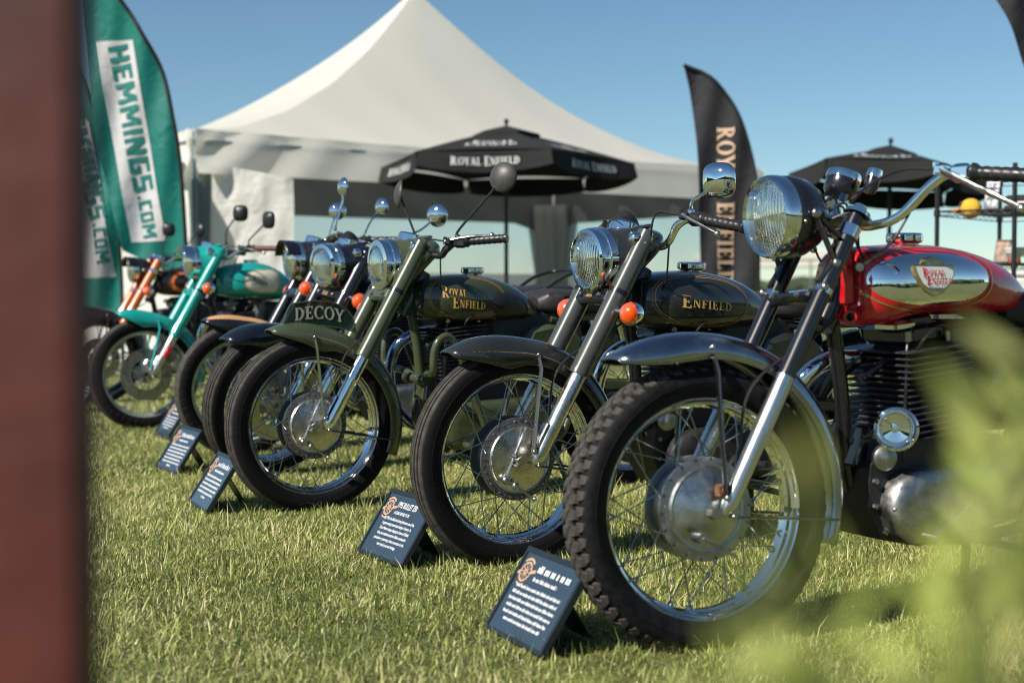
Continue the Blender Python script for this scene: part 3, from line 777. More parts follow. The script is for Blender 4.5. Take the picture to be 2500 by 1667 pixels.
    if o.get('shell'):
        cb = MB()
        for k, (yy, zz) in enumerate(((.05, .03), (.02, .05), (-.04, .04), (.08, .0), (-.07, .0))):
            cb.tube(spline([(c.x - .12, yy * .6, c.z - .02), (c.x - .18, yy * 1.3, c.z + zz), (c.x - .21, yy, c.z - .02 - .02 * k), (c.x - .26, yy * .6, c.z - .12)], 6), .003, 6)
        obj('wiring', cb, WIRE, root, S)
    dn = MB().tube(spline([(c.x - .17, .06, c.z - .06), (c.x - .12, .085, .74), (-.10, .075, .60), (-.06, .07, .45), (-.03, .075, .36)], 7), .0035, 7)
    obj('brake_cable', dn, WIRE, root, S)
    for mi in o.get('mirrors', []): mirror_part(root, S, *mi)
    # ---- tank
    tk = o['tank']; T = Tank(*tk['prof'])
    tank = obj('fuel_tank', T.mesh(), P, root)
    cx, cz = tk['cap']
    cm = MB(); n = 40; rings = []
    for rr_, h in ((.032, -.02), (.034, .002), (.041, .005), (.0435, .009), (.0435, .023), (.040, .028), (.0001, .029)):
        rings.append([(cx + rr_ * (1 + (.035 if (i % 4 < 2 and .006 < h < .026) else 0)) * math.cos(2 * math.pi * i / n), rr_ * (1 + (.035 if (i % 4 < 2 and .006 < h < .026) else 0)) * math.sin(2 * math.pi * i / n), cz + h) for i in range(n)])
    obj('filler_cap', cm.loft(rings), CHROME, tank)
    for deco in tk.get('deco', []): deco(T, tank)
    # steering head lug and tank mount bolt
    # ---- frame
    fr = MB()
    fr.tube([(-.345, 0, .72), (-.395, 0, .815), (-.43, 0, .88)], .030, 16)
    fr.tube(spline([(-.37, 0, .77), (-.405, 0, .60), (-.43, 0, .40), (-.46, 0, .30)], 6), .0185, 14)
    fr.tube(spline([(-.40, 0, .82), (-.65, 0, .79), (-.95, 0, .73), (-1.0, 0, .60), (-1.02, 0, .36)], 6), .018, 12)
    for sy in (1, -1):
        fr.tube(spline([(-.46, .03 * sy, .30), (-.60, .09 * sy, .21), (-.95, .10 * sy, .22), (-1.04, .10 * sy, .33)], 5), .0145, 10)
        fr.tube([(-.95, .08 * sy, .70), (-1.42, .12 * sy, .71)], .0125, 10)
        fr.tube([(-1.03, .10 * sy, .36), (-1.38, .115 * sy, AXZ)], .016, 10)
        fr.tube([(-.55, .05 * sy, .66), (-.43, .03 * sy, .60)], .010, 8)
    obj('frame', fr, FR, root)
    for sy in (1, -1):
        obj('shock_absorber', MB().tube([(-1.34, .14 * sy, .36), (-1.30, .14 * sy, .50)], .028, 14).tube([(-1.30, .14 * sy, .50), (-1.24, .14 * sy, .70)], .034, 14), CHROME if sy > 0 else BLACKG, root)
    # ---- engine
    ec = o.get('case', ALUD)
    case = MB().prism([(-.44, .40), (-.43, .30), (-.48, .215), (-.60, .19), (-.80, .20), (-.93, .24), (-.95, .36), (-.88, .45), (-.66, .47), (-.50, .46)], -.075, .075)
    eng = obj('engine', case, CASE, root)
    pc = []
    for i in range(40):
        a = 2 * math.pi * i / 40
        cx0, rr0, cz0 = (-.560, .092, .295) if math.cos(a) > 0 else (-.84, .085, .315)
        pc.append((cx0 + rr0 * math.cos(a), cz0 + rr0 * math.sin(a)))
    rings = []
    for yy, k in ((.076, 1.0), (.108, 1.0), (.122, .95), (.132, .82), (.135, .55)):
        ctx, ctz = -.69, .305
        rings.append([(ctx + (px - ctx) * (1 - (1 - k) * .55), yy, ctz + (pz - ctz) * k) for px, pz in pc])
    obj('primary_cover', MB().loft(rings), ec, eng)
    cb_ = MB()
    for i in range(10):
        px, pz = pc[i * 4]; cb_.ell((px * .965 - .024, .118, .305 + (pz - .305) * .88), (.006, .006, .006), 8, 5)
    obj('cover_screws', cb_, STEEL, eng)
    rt = MB().prism([(-.44, .44), (-.43, .30), (-.50, .22), (-.66, .22), (-.74, .32), (-.66, .46)], -.075, -.12, .02)
    obj('timing_cover', rt, ec, eng)
    ax = Vector((.10, 0, .995)).normalized(); b0 = Vector((o.get('ex', -.585), 0, .455))
    obj('cylinder', MB().box(b0 + ax * .12, (.135, .145, .25), Matrix.Rotation(R_(5.7), 4, 'Y'), .03), CASE, eng)
    nf = 15; fk = 1.14 if o.get('shell') else 1.
    for k in range(nf):
        p = b0 + ax * (.008 + .0152 * k); sx, sy_ = (.175 * fk, .19 * fk) if k < 10 else (.19 * fk, .215 * fk)
        fo_ = obj('cooling_fin', MB().box((0, 0, 0), (sx - .004 * (k % 2), sy_, .0055), None, .0024), o.get('fin', FIN), eng, Matrix.Translation(p) @ Matrix.Rotation(R_(5.7), 4, 'Y'), sharp=25)
    hd = MB().box(b0 + ax * .255, (.13, .15, .05), Matrix.Rotation(R_(5.7), 4, 'Y'), .012).box(b0 + ax * .285 + Vector((.02, .045, 0)), (.10, .06, .04), Matrix.Rotation(R_(5.7), 4, 'Y'), .012)
    obj('cylinder_head', hd, BLACKG, eng)
    obj('rocker_cover', MB().box(b0 + ax * .275 + Vector((.075, .05, 0)), (.07, .075, .03), Matrix.Rotation(R_(5.7), 4, 'Y'), .010), CHROME if o.get('shell') else ALUD, eng)
    bx_ = o.get('ex', -.585)
    obj('oil_pipe', MB().tube(spline([(bx_ + .10, .085, .40), (bx_ + .115, .098, .47), (bx_ + .112, .10, .58), (bx_ + .10, .09, .68), (bx_ + .06, .07, .72)], 6), .0042, 8), BLACKG, eng)
    obj('oil_filter_cover', MB().lathe([(.0001, .022), (.020, .020), (.030, .012), (.032, 0)], (-.475, .078, .415), (.35, 1, 0), 20), ALUD, eng)
    for hx_, hz_ in ((-.450, .36), (-.452, .30), (-.485, .235), (-.56, .205), (-.64, .20)):
        obj('case_bolt', MB().lathe([(.0001, .010), (.007, .009), (.0085, 0)], (hx_, .076, hz_), (0, 1, 0), 6), STEEL, eng)
    for hy_, hx_ in ((.088, .07), (.088, -.06)):
        obj('head_bolt', MB().cyl(b0 + ax * .238 + Vector((hx_, hy_, 0)), b0 + ax * .262 + Vector((hx_, hy_, 0)), .008, n=6), STEEL, eng)
    obj('engine_mount', MB().box((-.438, 0, .44), (.035, .10, .10), Matrix.Rotation(R_(-8), 4, 'Y'), .006), FR, eng)
    obj('spark_plug_lead', MB().tube(spline([(-.56, .09, .66), (-.55, .13, .70), (-.62, .11, .73), (-.72, .05, .72)], 6), .004, 7), WIRE, eng)
    obj('carburettor', MB().tube([(-.66, .02, .60), (-.78, .02, .60)], .026, 14).tube([(-.72, .02, .54), (-.72, .02, .67)], .022, 14), ALUD, eng)
    if o.get('horn'):
        hx = Vector(o['horn']); da = Vector((.62, .78, 0)).normalized()
        hn = obj('horn', MB().lathe([(.0001, -.045), (.032, -.045), (.044, -.03), (.046, -.004), (.052, .004), (.052, .012), (.046, .016), (.036, .008), (.033, .0), (.010, -.004), (.008, .006), (.0001, .008)], hx, da, 36), CHROME, root)
        obj('horn_bracket', MB().tube([hx - da * .04, Vector((-.42, .02, .45))], .008, 8), BLACKG, hn)
    ex = spline([(-.50, -.045, .645), (-.42, -.06, .64), (-.355, -.085, .585), (-.345, -.115, .47), (-.40, -.135, .33), (-.52, -.145, .265), (-.80, -.15, .255), (-1.05, -.155, .265)], 7)
    pipe = obj('exhaust_pipe', MB().tube(ex, .0215, 16), o.get('pipe', CHROME), root)
    obj('silencer', MB().tube([(-1.02, -.155, .265), (-1.08, -.157, .268), (-1.45, -.165, .30), (-1.75, -.17, .33), (-1.78, -.17, .333)], [.024, .042, .046, .034, .028], 20), CHROME, pipe)
    obj('dark_filler_box', MB().box((-.84, 0, .60), (.30, .15, .28), None, .02), CASE, root)  # dark box added to close the see-through gap below the tank
    # ---- seat, side panel, rear end
    rings = []
    for xx, zc, hz, wy in ((-.90, .755, .030, .07), (-.93, .765, .045, .105), (-1.0, .768, .050, .120), (-1.12, .765, .048, .128), (-1.25, .775, .050, .13), (-1.40, .79, .048, .125), (-1.50, .795, .042, .11), (-1.54, .795, .022, .08)):
        rings.append([(xx, wy * math.copysign(abs(math.cos(a)) ** .6, math.cos(a)), zc + hz * math.copysign(abs(math.sin(a)) ** .6, math.sin(a))) for a in [2 * math.pi * i / 24 for i in range(24)]])
    seat = obj('seat', MB().loft(rings), SEATM, root)
    obj('seat_piping', MB().tube([(p[0], .121, .79) for p in ((-.98,), (-1.1,), (-1.25,), (-1.4,))], .004, 6), SEATM, seat)
    for sy in (1, -1):
        pp = [(-.84, .66), (-.80, .58), (-.86, .47), (-.98, .46), (-1.06, .52), (-1.08, .62), (-1.02, .67), (-.92, .68)]
        obj('side_panel', MB().prism(pp, .075 * sy, .125 * sy, .018), o.get('sidep', P), root)
    rfn = fender_fn((-1.375, AXZ), .362, 12, 172, .075, .06, .0, .05)
    rfd = fender('rear_mudguard', root, None, rfn, fo['mat'] if not o.get('rearp') else o['rearp'], 30, 12)
    obj('tail_lamp', MB().lathe([(.0001, .03), (.03, .026), (.036, 0), (.04, -.03)], (-1.76, 0, .60), (-1, 0, .1), 20), REDL, root)
    RM = Matrix.Translation((-1.375, 0, AXZ))
    wheel(root, 'rear_wheel', RM, 'sipe' if o['tread'] == 'sipe' else 'plain', 'drum', o.get('rim', CHROME), single=False)
    obj('chain_guard', MB().box((-1.12, .125, .44), (.52, .03, .05), Matrix.Rotation(R_(-3), 4, 'Y'), .012), P if o.get('guard') else BLACKG, root)
    if o.get('rail'):
        obj('grab_rail', MB().tube(spline([(-1.30, .12, .80), (-1.42, .13, .87), (-1.52, .10, .90), (-1.54, 0, .905), (-1.52, -.10, .90), (-1.42, -.13, .87), (-1.30, -.12, .80)], 6), .009, 10), BLACKG, root)
    for sy in (1, -1): obj('footpeg', MB().tube([(-.74, .08 * sy, .27), (-.74, .25 * sy, .285)], .014, 12), BLACKP, root)
    cs = MB()
    for sy in (1, -1): cs.tube(spline([(-.94, .09 * sy, .23), (-.98, .12 * sy, .12), (-1.02, .16 * sy, .012), (-1.07, .18 * sy, .012)], 5), .012, 10)
    cs.tube([(-.97, -.11, .15), (-.97, .11, .15)], .011, 8)
    obj('centre_stand', cs, FR, root)
    gl = MB().tube(spline([(-.70, .145, .30), (-.62, .165, .27), (-.53, .175, .235)], 5), .009, 8).cyl((-.53, .16, .235), (-.53, .21, .235), .012, n=10)
    obj('gear_pedal', gl, STEEL, root)
    if o.get('guard'):
        gd = MB()
        for sy in (1, -1):
            gd.tube(spline([(-.415, .03 * sy, .475), (-.40, .10 * sy, .50), (-.372, .20 * sy, .515), (-.368, .215 * sy, .58), (-.385, .22 * sy, .630), (-.425, .22 * sy, .645), (-.462, .22 * sy, .60), (-.51, .21 * sy, .49), (-.60, .19 * sy, .30), (-.62, .17 * sy, .21), (-.60, .11 * sy, .175), (-.56, .05 * sy, .19)], 7), .0145, 14)
        gd.tube([(-.405, -.075, .475), (-.405, .075, .475)], .017, 12)
        obj('leg_guard', gd, o['guard'], root)
        for sy in (1, -1):
            for yy in (.045, .074): obj('guard_clamp', MB().tube([(-.404, yy * sy, .475), (-.404, (yy + .013) * sy, .475)], .021, 14), o['guard'], root)
    return root

# tank decorations ---------------------------------------------------------------
def ellshape(rx, rz, n=2.2, tiltk=0.):
    def f(a):
        ca, sa = math.cos(a), math.sin(a); return rx * math.copysign(abs(ca) ** (2 / n), ca), rz * math.copysign(abs(sa) ** (2 / n), sa) + tiltk * rx * ca
    return f
def deco_text(text, caps, x0, z0, h, wid, m, slope=0., off=.0025):
    def f(T, tank):
        q, wd = letters(text, serif, caps)
        k = wid / wd
        obj('tank_lettering', text_mesh(q, lambda u, v, l: T.side(x0 - u * k, z0 + v * h - slope * u * k, off + l), 2), m, tank)
    return f
def deco_ring(cx, cz, shape, m, wd=.02, off=.0018, sides=(1, -1)):
    def f(T, tank):
        for s in sides: obj('tank_pinstripe', T.patch(cx, cz, shape, off, 1., 1 - wd, 64, 1, s), m, tank)
    return f
def deco_panel(name, cx, cz, shape, m, off=.003, dome=0., k=1.):
    def f(T, tank):
        for s in (1, -1):
            mb = MB()
            def g(u, v):
                a = 2 * math.pi * u; dx, dz = shape(a); q = v * k
                p = T.side(cx + dx * q, cz + dz * q, off * (1 - v ** 8) + dome * (1 - v * v)); p.y *= s; return p
            obj(name, mb.grid(g, 56, 10), m, tank)
    return f

# ------------------------------------------------------------------ the seven machines
GREY = paint('dark_grey_green_paint', (.017, .020, .018))
GREYF = paint('grey_green_fork_paint', (.046, .052, .045))
OLIVE = paint('olive_paint', (.050, .064, .029))
OLIVED = paint('dark_green_tank_paint', (.032, .040, .018))
BOARD = paint('dark_green_board', (.008, .028, .018))
NAVY = paint('navy_black_paint', (.006, .008, .016))
BLKB = paint('blue_black_paint', (.010, .010, .014))
TEAL = paint('turquoise_paint', (.005, .30, .27))
REDP = paint('deep_red_paint', (.50, .004, .012))
ORNG = paint('orange_paint', (.60, .13, .025))
COPPER = mat('copper_stripe', (.55, .30, .14), rough=.35, coat=.5)
BLUED = mat('heat_blued_chrome', (.30, .36, .62), rough=.1, metal=1, var=.5, vscale=18)
SILV = mat('silver_slider', (.62, .62, .60), rough=.3, metal=1, rvar=.08)

TX = [-.372, -.376, -.395, -.44, -.50, -.60, -.70, -.78, -.855, -.915, -.945, -.952]
TZT = [.800, .826, .848, .862, .871, .874, .861, .837, .796, .747, .713, .700]
TZB = [.765, .735, .708, .694, .685, .682, .688, .692, .693, .692, .690, .690]
TW = [.012, .045, .080, .108, .128, .138, .132, .114, .088, .056, .028, .010]
BTANK = (TX, TZT, TZB, TW)
RX = [-.388, -.392, -.405, -.435, -.48, -.58, -.68, -.78, -.88, -.965, -1.01, -1.03]
RZT = [.86, .89, .910, .918, .921, .926, .924, .910, .882, .833, .790, .765]
RZB = [.80, .765, .735, .728, .730, .750, .752, .752, .752, .752, .752, .752]
RW = [.012, .060, .092, .112, .128, .140, .142, .132, .108, .075, .040, .012]
CX = [-.40, -.404, -.425, -.47, -.53, -.62, -.71, -.79, -.86, -.92, -.95, -.958]
CZT = [.89, .92, .945, .958, .968, .974, .962, .925, .872, .822, .792, .78]
CZB = [.83, .80, .778, .768, .764, .762, .763, .764, .765, .766, .767, .767]
CTANK = (CX, CZT, CZB, TW)

def knee_pads(T, tank):
    shp = ellshape(.095, .062, 2.6, .25)
    for s in (1, -1):
        mb = MB()
        def g(u, v):
            a = 2 * math.pi * u; dx, dz = shp(a)
            p = T.side(-.75 + dx * v, .742 + dz * v, .012 * (1 - v ** 6) - .002); p.y *= s; return p
        obj('knee_pad', mb.grid(g, 40, 8), BLACKP, tank)

def red_badge(T, tank):
    cx, cz = -.565, .846
    out_ = [(.052, .024), (.030, .026), (.022, .036), (.0, .042), (-.022, .036), (-.030, .026), (-.052, .024), (-.050, .006), (-.036, -.016), (-.020, -.032), (0, -.040), (.020, -.032), (.036, -.016), (.050, .006)]
    def ring(k, off): return [T.side(cx + x * k * 1.14, cz + z * k * 1.10, off) for x, z in out_]
    b = obj('tank_badge', MB().loft([ring(1.06, .004), ring(1.06, .009), ring(1.0, .0105)]), GOLDB, tank)
    inn = [(x * .97, min(z, .021)) for x, z in out_ if z < .027]
    inn = [(.058, .026), (-.058, .026), (-.055, .006), (-.042, -.016), (-.027, -.026), (.027, -.026), (.042, -.016), (.055, .006)]
    vs_ = [T.side(cx + x * .95, cz + z * .95, .0125) for x, z in inn]
    obj('badge_field', MB().add(vs_, [tuple(range(len(vs_)))]), mat('badge_enamel', (.62, .64, .62), rough=.25, coat=.5), b)
    q, wd = letters('ROYAL', serif, {0: 1.5}); q2, wd2 = letters('ENFIELD', serif, {0: 1.5})
    k = .066 / wd; k2 = .078 / wd2
    tm = text_mesh(q, lambda u, v, l: T.side(cx + .040 - u * k, cz + .003 + v * .0145, .0135 + l), 1)
    t2 = text_mesh(q2, lambda u, v, l: T.side(cx + .030 - u * k2, cz - .017 + v * .0145, .0135 + l), 1)
    tm.add(t2.v, t2.f)
    obj('badge_lettering', tm, mat('red_enamel', (.55, .01, .02), rough=.3), b)
GOLDB = mat('aged_brass', (.50, .38, .16), rough=.32, metal=.8, var=.3, vscale=60)

def red_front(T, tank):
    # front flange of the tank with a bolt and a rubber peg
    mb = MB().box((-.372, .050, .84), (.030, .030, .13), Matrix.Rotation(R_(6), 4, 'Y'), .010).tube([(-.388, .06, .757), (-.35, .09, .752)], .016, 14)
    obj('tank_flange', mb, REDP, tank)
    obj('flange_bolt', MB().lathe([(.0001, .012), (.010, .011), (.0115, 0)], (-.385, .078, .868), (.45, .9, 0), 12), STEEL, tank)
    obj('rubber_peg', MB().ell((-.346, .094, .752), (.009, .009, .010), 10, 6), RUBBER, tank)

bikes = {}
BUL_BAR = [(-.395, .05, .955), (-.412, .12, .945), (-.412, .165, .962), (-.412, .215, 1.010), (-.436, .275, 1.026), (-.486, .42, 1.000)]
GRN_BAR = [(-.395, .05, .955), (-.405, .12, .945), (-.425, .17, .938), (-.428, .215, .962), (-.458, .268, .988), (-.575, .385, .998)]
RED_BAR = [(-.405, .05, .962), (-.432, .085, .960), (-.465, .145, .978), (-.512, .215, 1.050), (-.541, .275, 1.064), (-.625, .435, 1.036)]
TALL_BAR = [(-.41, .05, 1.00), (-.43, .12, .995), (-.45, .17, 1.01), (-.49, .215, 1.045), (-.53, .27, 1.055), (-.66, .39, 1.055)]
BUL_F = dict(R=.352, dip=.020, a0=55, a1=202, w=.066, d=.072, flare=.034)
up_ = (0.75, 0.25, .05)

bikes['grey'] = bike(dict(pose=(.016, 4.2, 30, 2.0, -2), label='dark grey green motorcycle with single gold word on its tank and two orange indicators',
    paint=GREY, fork_paint=GREYF, slider=ALU, case=CASE, tread='rib', hub='drum', fender=dict(BUL_F, mat=GREY, stripe=True, stay=GREYF, stay2=BLACKG), crown_badge=True,
    lens=(-.218, 0, .903), lr=.097, bezel=.84, marker=True, nac=GREYF if False else GREY, signals=[(-.262, .182, .747), (-.262, -.182, .747)],
    bar=BUL_BAR, ball=(-.432, .375, .980), clocks=True,
    mirrors=[((-.42, .262, 1.045), [(-.423, .265, 1.078), (-.45, .285, 1.10)], (-.478, .315, 1.135), (.85, .5, -.05), 'square', CHROME, CHROME, .053)],
    tank=dict(prof=BTANK, cap=(-.616, .873), deco=[deco_text('ENFIELD', {0: 1.45}, -.487, .770, .026, .185, GOLD, .10),
        deco_ring(-.575, .782, ellshape(.165, .074, 2.4, .06), GOLDL, .018), deco_ring(-.575, .782, ellshape(.172, .079, 2.4, .06), GOLDL, .010)]), spin=.12))

bikes['olive'] = bike(dict(pose=(-.717, 5.21, 30, 1.0, -2), label='olive army green motorcycle with a stencilled board standing on its front mudguard',
    paint=OLIVED, fork_paint=OLIVE, nac=OLIVE, slider=CHROME, tread='rib', hub='drum', fender=dict(BUL_F, R=.352, a0=65, a1=202, mat=OLIVE, stripe=True, stay=OLIVE, stay2=BLACKG, tstay=.17, ftap=.24),
    board=BOARD, sidep=OLIVE, crown=OLIVE, lens=(-.234, 0, .905), lr=.096, bezel=.74, signals=[(-.262, -.185, .735)],
    case=OLIVE, bar=GRN_BAR, barmat=BLACKP, ball=(-.540, .352, 1.010), guard=OLIVE, pipe=BLUED, frame=OLIVE,
    mirrors=[((-.447, .262, 1.004), [(-.450, .264, 1.03), (-.53, .34, 1.15)], (-.572, .378, 1.218), (.8, .5, .1), 'round', BLACKM := mat('dusty_black_plastic', (.05, .05, .048), rough=.45, var=.3, vscale=40), BLACKP, .056),
             ((-.50, -.235, 1.012), [(-.50, -.24, 1.04), (-.485, -.28, 1.12)], (-.475, -.325, 1.195), (.95, -.35, .1), 'round', BLACKM, BLACKP, .056)],
    tank=dict(prof=([x + .0 for x in TX], TZT, TZB, TW), cap=(-.642, .872), deco=[knee_pads,
        deco_text('ROYAL', {0: 1.5}, -.452, .792, .030, .095, GOLD, .08), deco_text('ENFIELD', {0: 1.5}, -.490, .752, .030, .135, GOLD, .10),
        deco_ring(-.56, .785, ellshape(.15, .076, 2.4, .04), GOLDL, .016), deco_ring(-.56, .785, ellshape(.157, .081, 2.4, .04), GOLDL, .010)]), rearp=OLIVE, spin=.4))

bikes['red'] = bike(dict(wx=.012, pose=(.435, 3.22, 30, .6, -8), label='red tanked motorcycle with knobbly front tyre, bare silver mudguard and chrome tank panel',
    paint=REDP, fork_paint=BLACKG, slider=SILV, tread='block', hub='cone', R=.328, legk=.66, slk=.84, case=ALUD, fender=dict(R=.396, a0=58, a1=197, w=.074, d=.056, flare=.010, tail=-.034, dip=.004, mat=FEND, stay=BLACKG, stay2=BLACKG, tstay=.24, stay_lo=True, ftap=.2),
    shell=True, lens=(-.186, 0, .985), lr=.098, bezel=.90, zj=.613, lug=False, gauges=[(-.400, 0, .040, 0), (-.440, .066, .017, 0)], nac=BLACKG,
    bar=RED_BAR, ball=(-.567, .425, .966), ex=-.635, sidep=BLACKG, horn=(-.462, .13, .490), frame=BLACKG, rearp=FEND, perch=CHROME, swmat=CHROME,
    tank=dict(prof=(RX, RZT, RZB, RW), cap=(-.610, .926), deco=[deco_panel('chrome_panel', -.580, .842, ellshape(.178, .062, 2.3, -.02), CHROME, .004),
        deco_ring(-.580, .842, ellshape(.196, .077, 2.4, -.02), GOLDB, .035), red_badge, red_front]), spin=.2))

bikes['navy'] = bike(dict(pose=(-1.05, 6.2, 31, 1.0, 14), label='navy black motorcycle with plain mudguard, its round headlamp turned towards the viewer',
    paint=NAVY, slider=CHROME, tread='rib', hub='disc', fender=dict(BUL_F, R=.350, mat=NAVY, a0=50, stay=NAVY), crown_badge=True,
    lens=(-.205, 0, .922), lr=.096, bezel=.78, marker=True, signals=[(-.27, -.20, .79), (-.27, .20, .79)], rim=CHROME,
    bar=[(a - .02, b, c + .02) for a, b, c in BUL_BAR], ball=(-.46, -.0 + .40, 1.02), clocks=True, rail=True, perch=CHROME,
    mirrors=[((-.45, .262, 1.06), [(-.46, .27, 1.085), (-.52, .29, 1.115)], (-.575, .325, 1.180), (.8, .35, 0), 'round', CHROME, CHROME, .05),
             ((-.46, -.262, 1.06), [(-.47, -.262, 1.10), (-.50, -.275, 1.18)], (-.52, -.30, 1.25), (.9, -.2, 0), 'round', CHROME, CHROME, .046)],
    tank=dict(prof=BTANK, cap=(-.63, .868), deco=[deco_ring(-.575, .782, ellshape(.165, .074, 2.4, .06), GOLDL, .018)])))

bikes['black'] = bike(dict(pose=(-1.32, 7.0, 29, 1.0, -2), label='black motorcycle with a copper stripe along its front mudguard and a visored headlamp',
    paint=BLKB, slider=BLACKG, tread='sipe', hub='disc', tall=.03, fender=dict(BUL_F, R=.356, mat=BLKB, a0=62, a1=180, band=COPPER, stay=BLACKG),
    lens=(-.225, 0, .957), lr=.094, bezel=.9, visor=BLACKG, signals=[(-.29, .19, .80), (-.29, -.19, .80)], rim=mat('pale_green_rim', (.34, .40, .26), rough=.35, coat=.3), swmat=BLACKP,
    bar=TALL_BAR, ball=(-.56, .40, 1.02),
    mirrors=[((-.53, .255, 1.07), [(-.54, .26, 1.10), (-.56, .28, 1.15)], (-.60, .32, 1.215), (.9, .3, 0), 'round', CHROME, CHROME, .046),
             ((-.53, -.255, 1.07), [(-.54, -.26, 1.10), (-.57, -.28, 1.17)], (-.60, -.30, 1.225), (.45, .9, 0), 'round', CHROME, CHROME, .046)],
    tank=dict(prof=CTANK, cap=(-.62, .962))))

def teal_shape(a):
    ca, sa = math.cos(a), math.sin(a)
    if ca > 0: return .095 * ca, .070 * math.copysign(abs(sa) ** .8, sa)
    return .120 * math.copysign(abs(ca) ** .35, ca), .070 * math.copysign(abs(sa) ** .8, sa) * (1 + .1 * abs(ca))
bikes['teal'] = bike(dict(pose=(-2.13, 8.3, 28, 1.0, 0), label='turquoise motorcycle with cream tank panel, turquoise mudguard and silver fork sliders',
    paint=TEAL, slider=SILV, tread='sipe', hub='disc', tall=.035, fender=dict(BUL_F, R=.357, mat=TEAL, a0=66, a1=190, stay=TEAL), crown=TEAL, reflector=True, zj=.55,
    lens=(-.228, 0, .970), lr=.094, bezel=.9, visor=CHROME, signals=[(-.30, .19, .82), (-.30, -.19, .82)], rim=mat('dull_silver_rim', (.42, .46, .40), rough=.4, metal=.7),
    bar=TALL_BAR, ball=(-.58, .38, 1.03), gripmat=mat('brown_grip', (.10, .04, .03), rough=.6),
    mirrors=[((-.53, .255, 1.07), [(-.53, .255, 1.10), (-.56, .275, 1.14)], (-.62, .34, 1.220), (.85, .45, 0), 'square', BLACKP, BLACKP, .05),
             ((-.53, -.20, 1.09), [(-.53, -.20, 1.15), (-.56, -.20, 1.21)], (-.62, -.20, 1.275), (.6, .8, 0), 'square', BLACKP, BLACKP, .05)],
    tank=dict(prof=CTANK, cap=(-.62, .962), deco=[deco_panel('cream_panel', -.640, .862, teal_shape, CREAM, .0035), deco_ring(-.640, .862, teal_shape, GOLDL, .04, .0045),
        deco_text('ROYAL', {0: 1.3}, -.592, .868, .023, .078, BLACKP, 0, .007), deco_text('ENFIELD', {0: 1.3}, -.582, .840, .023, .100, BLACKP, 0, .007)])))

bikes['orange'] = bike(dict(pose=(-2.93, 10.1, 30, 1.0, 0), label='black motorcycle with bright orange fork legs beside the feather flags',
    paint=paint('maroon_black_paint', (.02, .008, .006)), fork_paint=ORNG, slider=BLACKG, tread='sipe', hub='disc', tall=.03, single=False,
    fender=dict(BUL_F, R=.356, mat=MATS['maroon_black_paint'], a0=66, a1=180, stay=BLACKG), lens=(-.215, 0, .948), lr=.090, bezel=.9, visor=BLACKG, nac=BLACKP, shell=True,
    gauges=[(-.39, 0, .04, 0)], signals=[(-.29, .18, .80), (-.29, -.18, .80)], rim=BLACKG, bar=TALL_BAR, ball=(-.58, .38, 1.03),
    mirrors=[((-.53, .255, 1.07), [(-.53, .255, 1.10), (-.57, .29, 1.16)], (-.62, .34, 1.235), (.9, .3, 0), 'round', BLACKP, BLACKP, .05),
             ((-.53, -.255, 1.07), [(-.53, -.255, 1.11), (-.55, -.27, 1.18)], (-.58, -.28, 1.25), (.5, .85, 0), 'square', BLACKP, BLACKP, .05)],
    tank=dict(prof=CTANK, cap=(-.62, .962), deco=[deco_ring(-.62, .865, ellshape(.16, .075, 2.4), ORNG, .25, .003)])))

# ------------------------------------------------------------------ ground, lawn, far trees
def ground_mat():
    m = mat('lawn_soil', (.10, .115, .035), rough=.95)
    t = m.node_tree; b = t.nodes['Principled BSDF']; tc = t.nodes.new('ShaderNodeTexCoord')
    n1 = t.nodes.new('ShaderNodeTexNoise'); n1.inputs['Scale'].default_value = 1.3; n1.inputs['Detail'].default_value = 8
    n2 = t.nodes.new('ShaderNodeTexNoise'); n2.inputs['Scale'].default_value = 55; n2.inputs['Detail'].default_value = 6
    t.links.new(tc.outputs['Object'], n1.inputs['Vector']); t.links.new(tc.outputs['Object'], n2.inputs['Vector'])
    r = t.nodes.new('ShaderNodeValToRGB'); e = r.color_ramp.elements
    e[0].position = .3; e[0].color = (.045, .060, .016, 1); e[1].position = .72; e[1].color = (.21, .225, .075, 1)
    ad = t.nodes.new('ShaderNodeMix'); ad.inputs[0].default_value = .55
    t.links.new(n1.outputs[0], ad.inputs[2]); t.links.new(n2.outputs[0], ad.inputs[3]); t.links.new(ad.outputs[0], r.inputs[0])
    t.links.new(r.outputs[0], b.inputs['Base Color'])
    bp = t.nodes.new('ShaderNodeBump'); bp.inputs['Strength'].default_value = .8; bp.inputs['Distance'].default_value = .03
    t.links.new(n2.outputs[0], bp.inputs['Height']); t.links.new(bp.outputs[0], b.inputs['Normal'])
    return m
gm = MB(); n = 48
gm.add([(0, 0, 0)] + [(1500 * math.cos(2 * math.pi * i / n), 1500 * math.sin(2 * math.pi * i / n), 0) for i in range(n)], [(0, i + 1, (i + 1) % n + 1) for i in range(n)])
tag(obj('ground', gm, ground_mat(), smooth=False), 'wide flat lawn reaching to the far trees', kind='structure')

